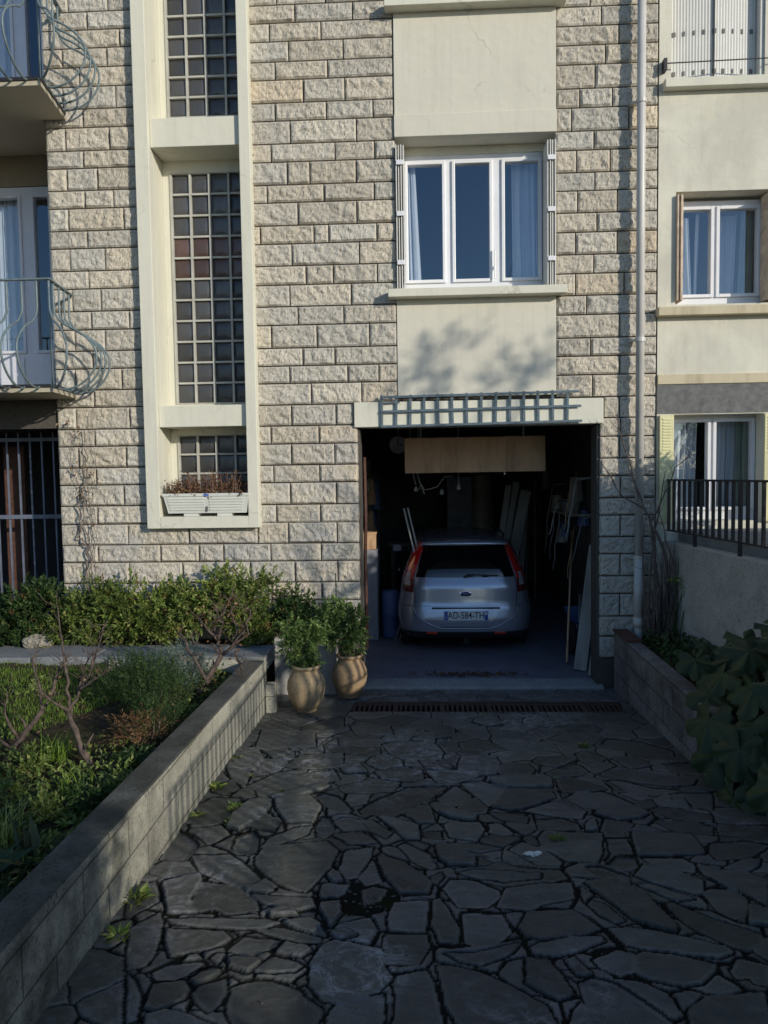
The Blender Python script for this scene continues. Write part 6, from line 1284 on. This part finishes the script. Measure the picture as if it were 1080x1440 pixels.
for x, z in ((-.06, 1.96), (.50, 1.98), (.28, 1.92)): mb.tube([(x, 2.2, z + .07), (x, 2.2, z + .03), (x, 2.2, z)], [.01, .028, .025], 10)
obj('lamp_holders', mb, 'cable', t, smooth=True)
def solid(name, cat, label, fn, mat, bevel=.004, group=None, smooth=False):
    mb = MB(); fn(mb); return tag(obj(name, mb, mat, bevel=bevel, smooth=smooth), label, cat, group)
cab = thing('metal_cabinet', 'tall narrow grey cabinet at the left inside the garage', 'cabinet', (-.72, 2.3, 0))
mb = MB(); mb.box(-.86, -.58, 2.1, 2.6, 0, 1.20); obj('carcass', mb, 'cabinet', cab, bevel=.006); mb = MB(); mb.box(-.845, -.595, 2.085, 2.098, .06, 1.17); obj('door', mb, 'cabinet', cab, bevel=.004)
solid('cardboard_box', 'box', 'cardboard box on top of the narrow grey cabinet', lambda m: (m.box(-.85, -.60, 2.15, 2.5, 1.202, 1.42), m.box(-.86, -.59, 2.14, 2.51, 1.40, 1.43)), 'wood')
solid('blue_barrel', 'barrel', 'small blue barrel between the cabinet and the car', lambda m: m.lathe([(0, 0), (.11, 0), (.12, .05), (.12, .3), (.125, .31), (.12, .33), (.12, .6), (.10, .64), (0, .64)], c=(-.42, 2.3), n=24), 'bluestuff', 0, smooth=True)
wh = thing('water_heater', 'cream cylindrical water heater standing behind the car', 'water heater', (1.05, 5.6, 0))
mb = MB(); mb.lathe([(0, .3), (.2, .3), (.24, .34), (.24, 1.62), (.2, 1.68), (.19, 1.70), (.19, 2.1), (.15, 2.16), (0, 2.18)], c=(1.05, 5.6), n=28); obj('tank', mb, 'lightcan', wh, smooth=True)
mb = MB(); mb.tube([(1.05, 5.6, 2.15), (1.05, 5.6, 2.6), (1.05, 6.55, 2.6)], .05, 10); obj('flue', mb, 'lightcan', wh, smooth=True)
mb = MB(); [mb.box(1.05 + a - .02, 1.05 + a + .02, 5.6 + b - .02, 5.6 + b + .02, 0, .31) for a in (-.15, .15) for b in (-.12, .12)]; obj('feet', mb, 'blackplastic', wh)
PG = 'planks leaning in the depth of the garage'
for i, (x0, x1, y, zt, w_, lab) in enumerate(((1.02, 1.35, 3.9, 1.98, .09, 'narrow plank leaning behind the car, leftmost of the slanting planks'), (1.10, 1.48, 4.0, 2.02, .10, 'plank beside the leftmost slanting one'), (1.18, 1.60, 3.8, 1.9, .16, 'widest slanting plank behind the right tail lamp'), (1.50, 1.66, 4.2, 1.86, .08, 'short steep plank right of the widest slanting one'))):
    mb = MB(); mb.obox((x0, y - .3, .03), (x1, y, zt), w_, .025, (0, -1, 0)); tag(obj('leaning_plank', mb, 'plank', bevel=.003), lab, 'plank', PG)
for i, (x, xt, y, zt, w_, mt, lab) in enumerate(((1.74, 2.0, .62, 1.35, .14, 'plank', 'broad grey board leaning on the right wall just inside the garage mouth'), (1.83, 2.05, .48, 1.05, .05, 'bluestuff', 'narrow bluish board leaning nearest the right pillar'), (1.80, 2.02, .40, .80, .04, 'lightcan', 'short pale lath at the foot of the right pillar'))):
    mb = MB(); mb.obox((x, y - .05, .012), (xt, y + .35, zt), w_, .022, (0, -1, 0)); tag(obj('leaning_board', mb, mt, bevel=.003), lab, 'board', 'boards leaning at the garage mouth')
solid('broom_handle', 'pole', 'thin wooden pole leaning diagonally right of the car', lambda m: m.tube([(1.66, .9, .02), (1.98, 2.2, 1.42)], .013, 8), 'wood', 0, smooth=True)
t = thing('wheelbarrow', 'wheelbarrow tyre and bundle lying by the right wall of the garage', 'wheelbarrow', (1.9, 1.5, 0)); mb = MB()
P = []
for i in range(25):
    a = 2 * math.pi * i / 24; P.append([(1.80 + .045 * math.cos(b), 1.35 + (.15 + .045 * math.sin(b)) * math.cos(a), .20 + (.15 + .045 * math.sin(b)) * math.sin(a)) for b in np.linspace(0, 2 * math.pi, 11)])
mb.grid(P); obj('wheel', mb, 'rubber', t, smooth=True); mb = MB(); mb.tube([(1.80, 1.35, .2), (1.95, 1.6, .35), (2.1, 2.3, .55)], .016, 8); mb.tube([(1.95, 1.3, .2), (2.02, 1.6, .35), (2.2, 2.3, .55)], .016, 8); obj('handles', mb, 'plank', t)
mb = MB(); mb.add([(1.82, 1.5, .36), (2.15, 1.5, .36), (2.2, 2.2, .42), (1.86, 2.2, .42), (1.9, 1.6, .20), (2.1, 1.6, .20), (2.12, 2.05, .22), (1.94, 2.05, .22)], [(4, 7, 6, 5), (0, 4, 5, 1), (1, 5, 6, 2), (2, 6, 7, 3), (3, 7, 4, 0)]); obj('tray', mb, 'bluestuff', t)
mb = MB(); rs = random.Random(3)
hz = []
for i in range(9):
    x = 1.95 + rs.uniform(-.05, .15); y = rs.uniform(1.8, 4.2); z = rs.uniform(1.5, 2.2); l = rs.uniform(.4, 1.1)
    P = [(x - .02 * q + rs.uniform(-.015, .015), y - .0 * q, z - l * q / 6) for q in range(7)]
    m = MB(); m.tube([(2.275, y, z + .02)] + P, .010, 6)
    tag(obj('hanging_tool', m, rs.choice(['plank', 'cable', 'wood', 'cabinet']), smooth=True), ['thin rod', 'bent wire', 'hose end', 'cane', 'pale strip', 'crooked stick', 'cord', 'metal bar', 'wooden handle'][i] + ' hanging on the dark right garage wall', 'tool', 'things hung along the right garage wall')
sf = thing('right_wall_shelf', 'shelf with small tins high on the right garage wall', 'shelf', (2.1, 3, 1.7)); mb = MB(); mb.box(1.95, 2.275, 2.3, 3.6, 1.60, 1.63); obj('board', mb, 'plank', sf); 
for y in (2.5, 3.4): mb = MB(); mb.box(2.0, 2.275, y, y + .02, 1.45, 1.599); obj('bracket', mb, 'blackplastic', sf)
for i, (y, mt, lab) in enumerate(((2.42, 'lightcan', 'nearest pale tin on the right wall shelf'), (2.66, 'cable', 'white tin in the middle of the right wall shelf'), (2.95, 'cabinet', 'grey tin farthest back on the right wall shelf'))):
    solid('paint_tin', 'tin', lab, lambda m: m.lathe([(0, 1.632), (.06, 1.632), (.06, 1.75), (.063, 1.752), (.063, 1.76), (.055, 1.757), (0, 1.757)], c=(2.05, y), n=20), mt, 0, 'tins on the right wall shelf', True)
lf = thing('left_wall_shelves', 'crowded dark shelves along the left garage wall', 'shelves', (-.95, 4, 0)); mb = MB()
for z in (.5, 1.1, 1.6, 2.1): mb.box(-1.14, -.78, 3.0, 6.0, z, z + .025)
obj('boards', mb, 'plank', lf); 
for y in (3.0, 4.5, 5.97): mb = MB(); mb.box(-.779, -.76, y, y + .03, 0, 2.2); obj('upright', mb, 'cabinet', lf)
for i in range(8):
    z = (.525, 1.125, 1.625, 2.125)[i % 4]; y = 3.15 + .8 * (i // 4) + .1 * i; h = rs.uniform(.15, .34); wd = rs.uniform(.15, .3)
    solid('storage_box', 'box', ['small', 'squat', 'pale', 'brown', 'upright', 'narrow', 'long', 'blue grey'][i] + ' box on the %s shelf of the left garage wall' % ['lowest', 'second', 'third', 'top'][i % 4], lambda m: (m.box(-1.12, -.82, y, y + wd, z + .001, z + h), m.box(-1.125, -.815, y - .004, y + wd + .004, z + h - .03, z + h + .002)), ['cabinet', 'wood', 'cable', 'plank'][i % 4], .003, 'boxes on the left garage shelves')
skis = [((-.22, 2.0, 1.75), (-.05, 1.7, 1.05)), ((-.17, 2.0, 1.76), (.0, 1.7, 1.05))]
for i, (a, b) in enumerate(skis):
    mb = MB(); d = Vector(b) - Vector(a); mb.obox(a, tuple(Vector(b) + d * .0), .022, .012); mb.obox(b, (b[0] - .30, b[1] + .4, .01), .018, .012)
    tag(obj('aluminium_bar', mb, 'cable', bevel=.002), ['left', 'right'][i] + ' one of two slanting bright metal bars beside the car roof', 'bar', 'slanting metal bars')
solid('rear_workbench', 'workbench', 'dark workbench against the rear garage wall', lambda m: (m.box(-.6, .8, 5.8, 6.55, .85, .92), m.box(-.55, -.47, 5.85, 6.5, 0, .849), m.box(.67, .75, 5.85, 6.5, 0, .849), m.box(-.46, .66, 5.9, 6.5, .25, .28)), 'plank')
solid('tall_locker', 'locker', 'tall dark grey locker behind the car roof, left of the water heater', lambda m: (m.box(.45, .88, 5.2, 5.75, 0, 2.1), m.box(.46, .66, 5.185, 5.199, .05, 2.05), m.box(.67, .87, 5.185, 5.199, .05, 2.05)), 'cabinet')
for i in range(14):
    sd_ = i % 2; x = (-.72 - .25 * rs.random()) if sd_ == 0 else (1.95 + .25 * rs.random()); y = 2.7 + rs.random() * 3.4 if sd_ == 0 else 2.4 + rs.random() * 3.6; z = rs.uniform(1.3, 2.3); w_, h_ = rs.uniform(.05, .12), rs.uniform(.10, .45)
    solid('wall_clutter', 'tool', ['coil', 'satchel', 'case', 'funnel', 'bag', 'lamp', 'basket', 'bracket', 'bundle', 'can', 'roll', 'crate', 'sack', 'drum'][i] + ' shaped dark item hung in the depth of the garage', lambda m: (m.tube([(x, y, z), (x, y, z - h_)], [w_ * .7, w_], 9), m.tube([(x, y, z + .08), (x, y, z)], .008, 5)), rs.choice(['cabinet', 'plank', 'wood', 'lightcan', 'bluestuff']), .003, 'odds and ends hung in the depth of the garage')
for i in range(5):
    x = 1.45 + .12 * i; mb = MB(); mb.tube([(x, 5.9 - .2 * i, .02), (x + .10, 6.2 - .1 * i, 1.5 + .12 * i)], .014, 6); tag(obj('upright_pole', mb, rs.choice(['wood', 'cable', 'plank'])), ['first', 'second', 'third', 'fourth', 'last'][i] + ' from the left of five poles stacked at the garage rear', 'pole', 'poles stacked at the garage rear')
n = 260; px = nr.normal(.55, .28, n); py = nr.normal(.42, .035, n); P = np.stack([px, py, np.full(n, .006) + nr.uniform(0, .015, n)], 1); dd = nr.normal(size=(n, 3)); dd[:, 2] *= .25
tag(leafobj('dead_leaves', [leaves(P, dd, .045, .022)], 'litter', origin=(.55, .4, 0)), kind='stuff')

# ================================================================== BEHIND THE CAMERA: what shades and mirrors
def bare_tree(label, x, y, z, H, seed, spread=.5, name='bare_tree'):
    t = thing(name, label, 'tree', (x, y, z), 'bare winter trees behind the viewer'); r = random.Random(seed); mb = MB(); tr = MB()
    def grow(p, d, l, rad, dep, m):
        Q = [p]; q = p.copy(); dd = d.copy()
        for i in range(4):
            dd = (dd + Vector((r.gauss(0, .10), r.gauss(0, .10), .05))).normalized(); q = q + dd * l / 4; Q.append(q.copy())
        m.tube(Q, [rad * (1 - .1 * i) for i in range(5)], 6 if dep < 3 else 4, cap=False)
        if dep >= 5: return
        for k in range(r.choice((2, 3)) if dep < 5 else 2):
            ax = Vector((r.gauss(0, 1), r.gauss(0, 1), r.gauss(0, .3))).normalized(); nd_ = (dd + ax * spread * r.uniform(.6, 1.3)).normalized()
            grow(Q[-1] if k == 0 else Q[3], nd_, l * r.uniform(.62, .85), rad * .60, dep + 1, mb)
    grow(Vector((x, y, z)), Vector((0, 0, 1)), H * .28, H * .013, 0, tr)
    obj('trunk', tr, 'bark', t, smooth=True); obj('crown', mb, 'bark', t, smooth=True)
if TREES:
    bare_tree('slender bare tree in the neighbouring garden right of the viewer', 5.0, -7.2, .3, 6.6, 31, .6)
    bare_tree('bare tree on the near verge, farthest to the viewer right', 13.7, -12.8, .3, 9.4, 25, .55)
    bare_tree('smaller bare tree across the road to the viewer left', 3.4, -22, .3, 11.5, 9, .6)
    bare_tree('bare tree far along the road', 15.5, -20, .3, 9.0, 15, .5)
def shade_hedge(label, x0, x1, y0, y1, z0, z1, seed, n):  # unseen hedge with a solid core, added to block the sun
    t = thing('added_shade_hedge', label, 'hedge', ((x0 + x1) / 2, (y0 + y1) / 2, z0)); mb = MB(); mb.box(x0 + .12, x1 - .12, y0 + .12, y1 - .12, z0, z1 - .12); obj('shade_core', mb, 'bark', t)
    A = nr.uniform(size=(n, 3)); f = nr.integers(0, 5, n); lo = np.array([x0, y0, z0]); hi = np.array([x1, y1, z1]); P = lo + A * (hi - lo)
    for k, (ax, v) in enumerate(((0, x0), (0, x1), (1, y0), (1, y1), (2, z1))): P[f == k, ax] = v
    P += nr.normal(0, .04, size=P.shape); leafobj('foliage', [leaves(P, nr.normal(size=(n, 3)), .07, .04)], 'leafdark', t)
shade_hedge('tall unseen hedge added at the street end of the boundary wall for shade', 2.9, 3.25, HY0, HY1, .3, 4.6, 1, 9000)  # added to shade the near garden and drive, ends set by the lit patches
yt = thing('forked_tree', 'forked young leafy tree in the neighbouring garden, shading the cream panel', 'tree', (6.9, -6.2, .3)); mb = MB()
mb.tube([(6.9, -6.2, .3), (6.95, -6.2, 2.5), (6.9, -6.2, 4.4)], [.12, .10, .08], 8); mb.tube([(6.9, -6.2, 4.4), (6.78, -6.2, 5.1), (6.76, -6.2, 6.12)], [.05, .02, .014], 7); mb.tube([(6.9, -6.2, 4.4), (7.35, -6.2, 5.0), (7.78, -6.2, 6.06)], [.05, .02, .014], 7)
obj('trunk', mb, 'bark', yt, smooth=True); V_ = []
for k_, (cx_, cz_) in enumerate(((6.80, 6.02), (7.78, 5.96))):
    V_.append(sprigs(36, [((cx_, -6.2, cz_), (.12, .12, .10)), ((cx_ - .20, -6.2, cz_ - .14), (.16, .1, .07)), ((cx_ + .16, -6.2, cz_ + .17), (.13, .1, .08))], .26, 8, .11, .03, .5, 300 + k_))
leafobj('crown', V_, 'leafdark', yt)
# house across the road
h = thing('house_across_the_road', 'plain house with a tiled roof across the road behind the viewer', 'house', (-4, -34, .3))
mb = MB(); wall(mb, -10, 2, .3, 6.2, -34.0, -34.3, [(-8, -6.8, 3.8, 5.2), (-4.6, -3.4, 3.8, 5.2), (-1.2, 0, 3.8, 5.2), (-8, -6.8, 1, 2.6), (-4.6, -3.4, .3, 2.6), (-1.2, 0, 1, 2.6)]); mb.box(-10, 2, -41, -34.31, .3, 6.2); obj('wall', mb, 'house', h)
mb = MB(); mb.add([(-10.4, -33.5, 6.1), (2.4, -33.5, 6.1), (2.4, -37.5, 8.8), (-10.4, -37.5, 8.8), (-10.4, -41.5, 6.1), (2.4, -41.5, 6.1)], [(0, 1, 2, 3), (3, 2, 5, 4), (0, 3, 4), (1, 5, 2), (0, 4, 5, 1)]); obj('roof', mb, 'tile', h)
mb = MB(); [mb.box(a, a + 1.2, -34.20, -34.16, c, d_) for a in (-8, -4.6, -1.2) for c, d_ in ((3.8, 5.2), (1, 2.6))]; obj('window', mb, 'carglass', h)
shade_hedge('unseen hedge added on the neighbouring terrace to keep sun off the car', 3.9, 4.5, -3.2, -1.45, 1.62, 2.95, 2, 5000)  # added out of view so no sun reaches the car
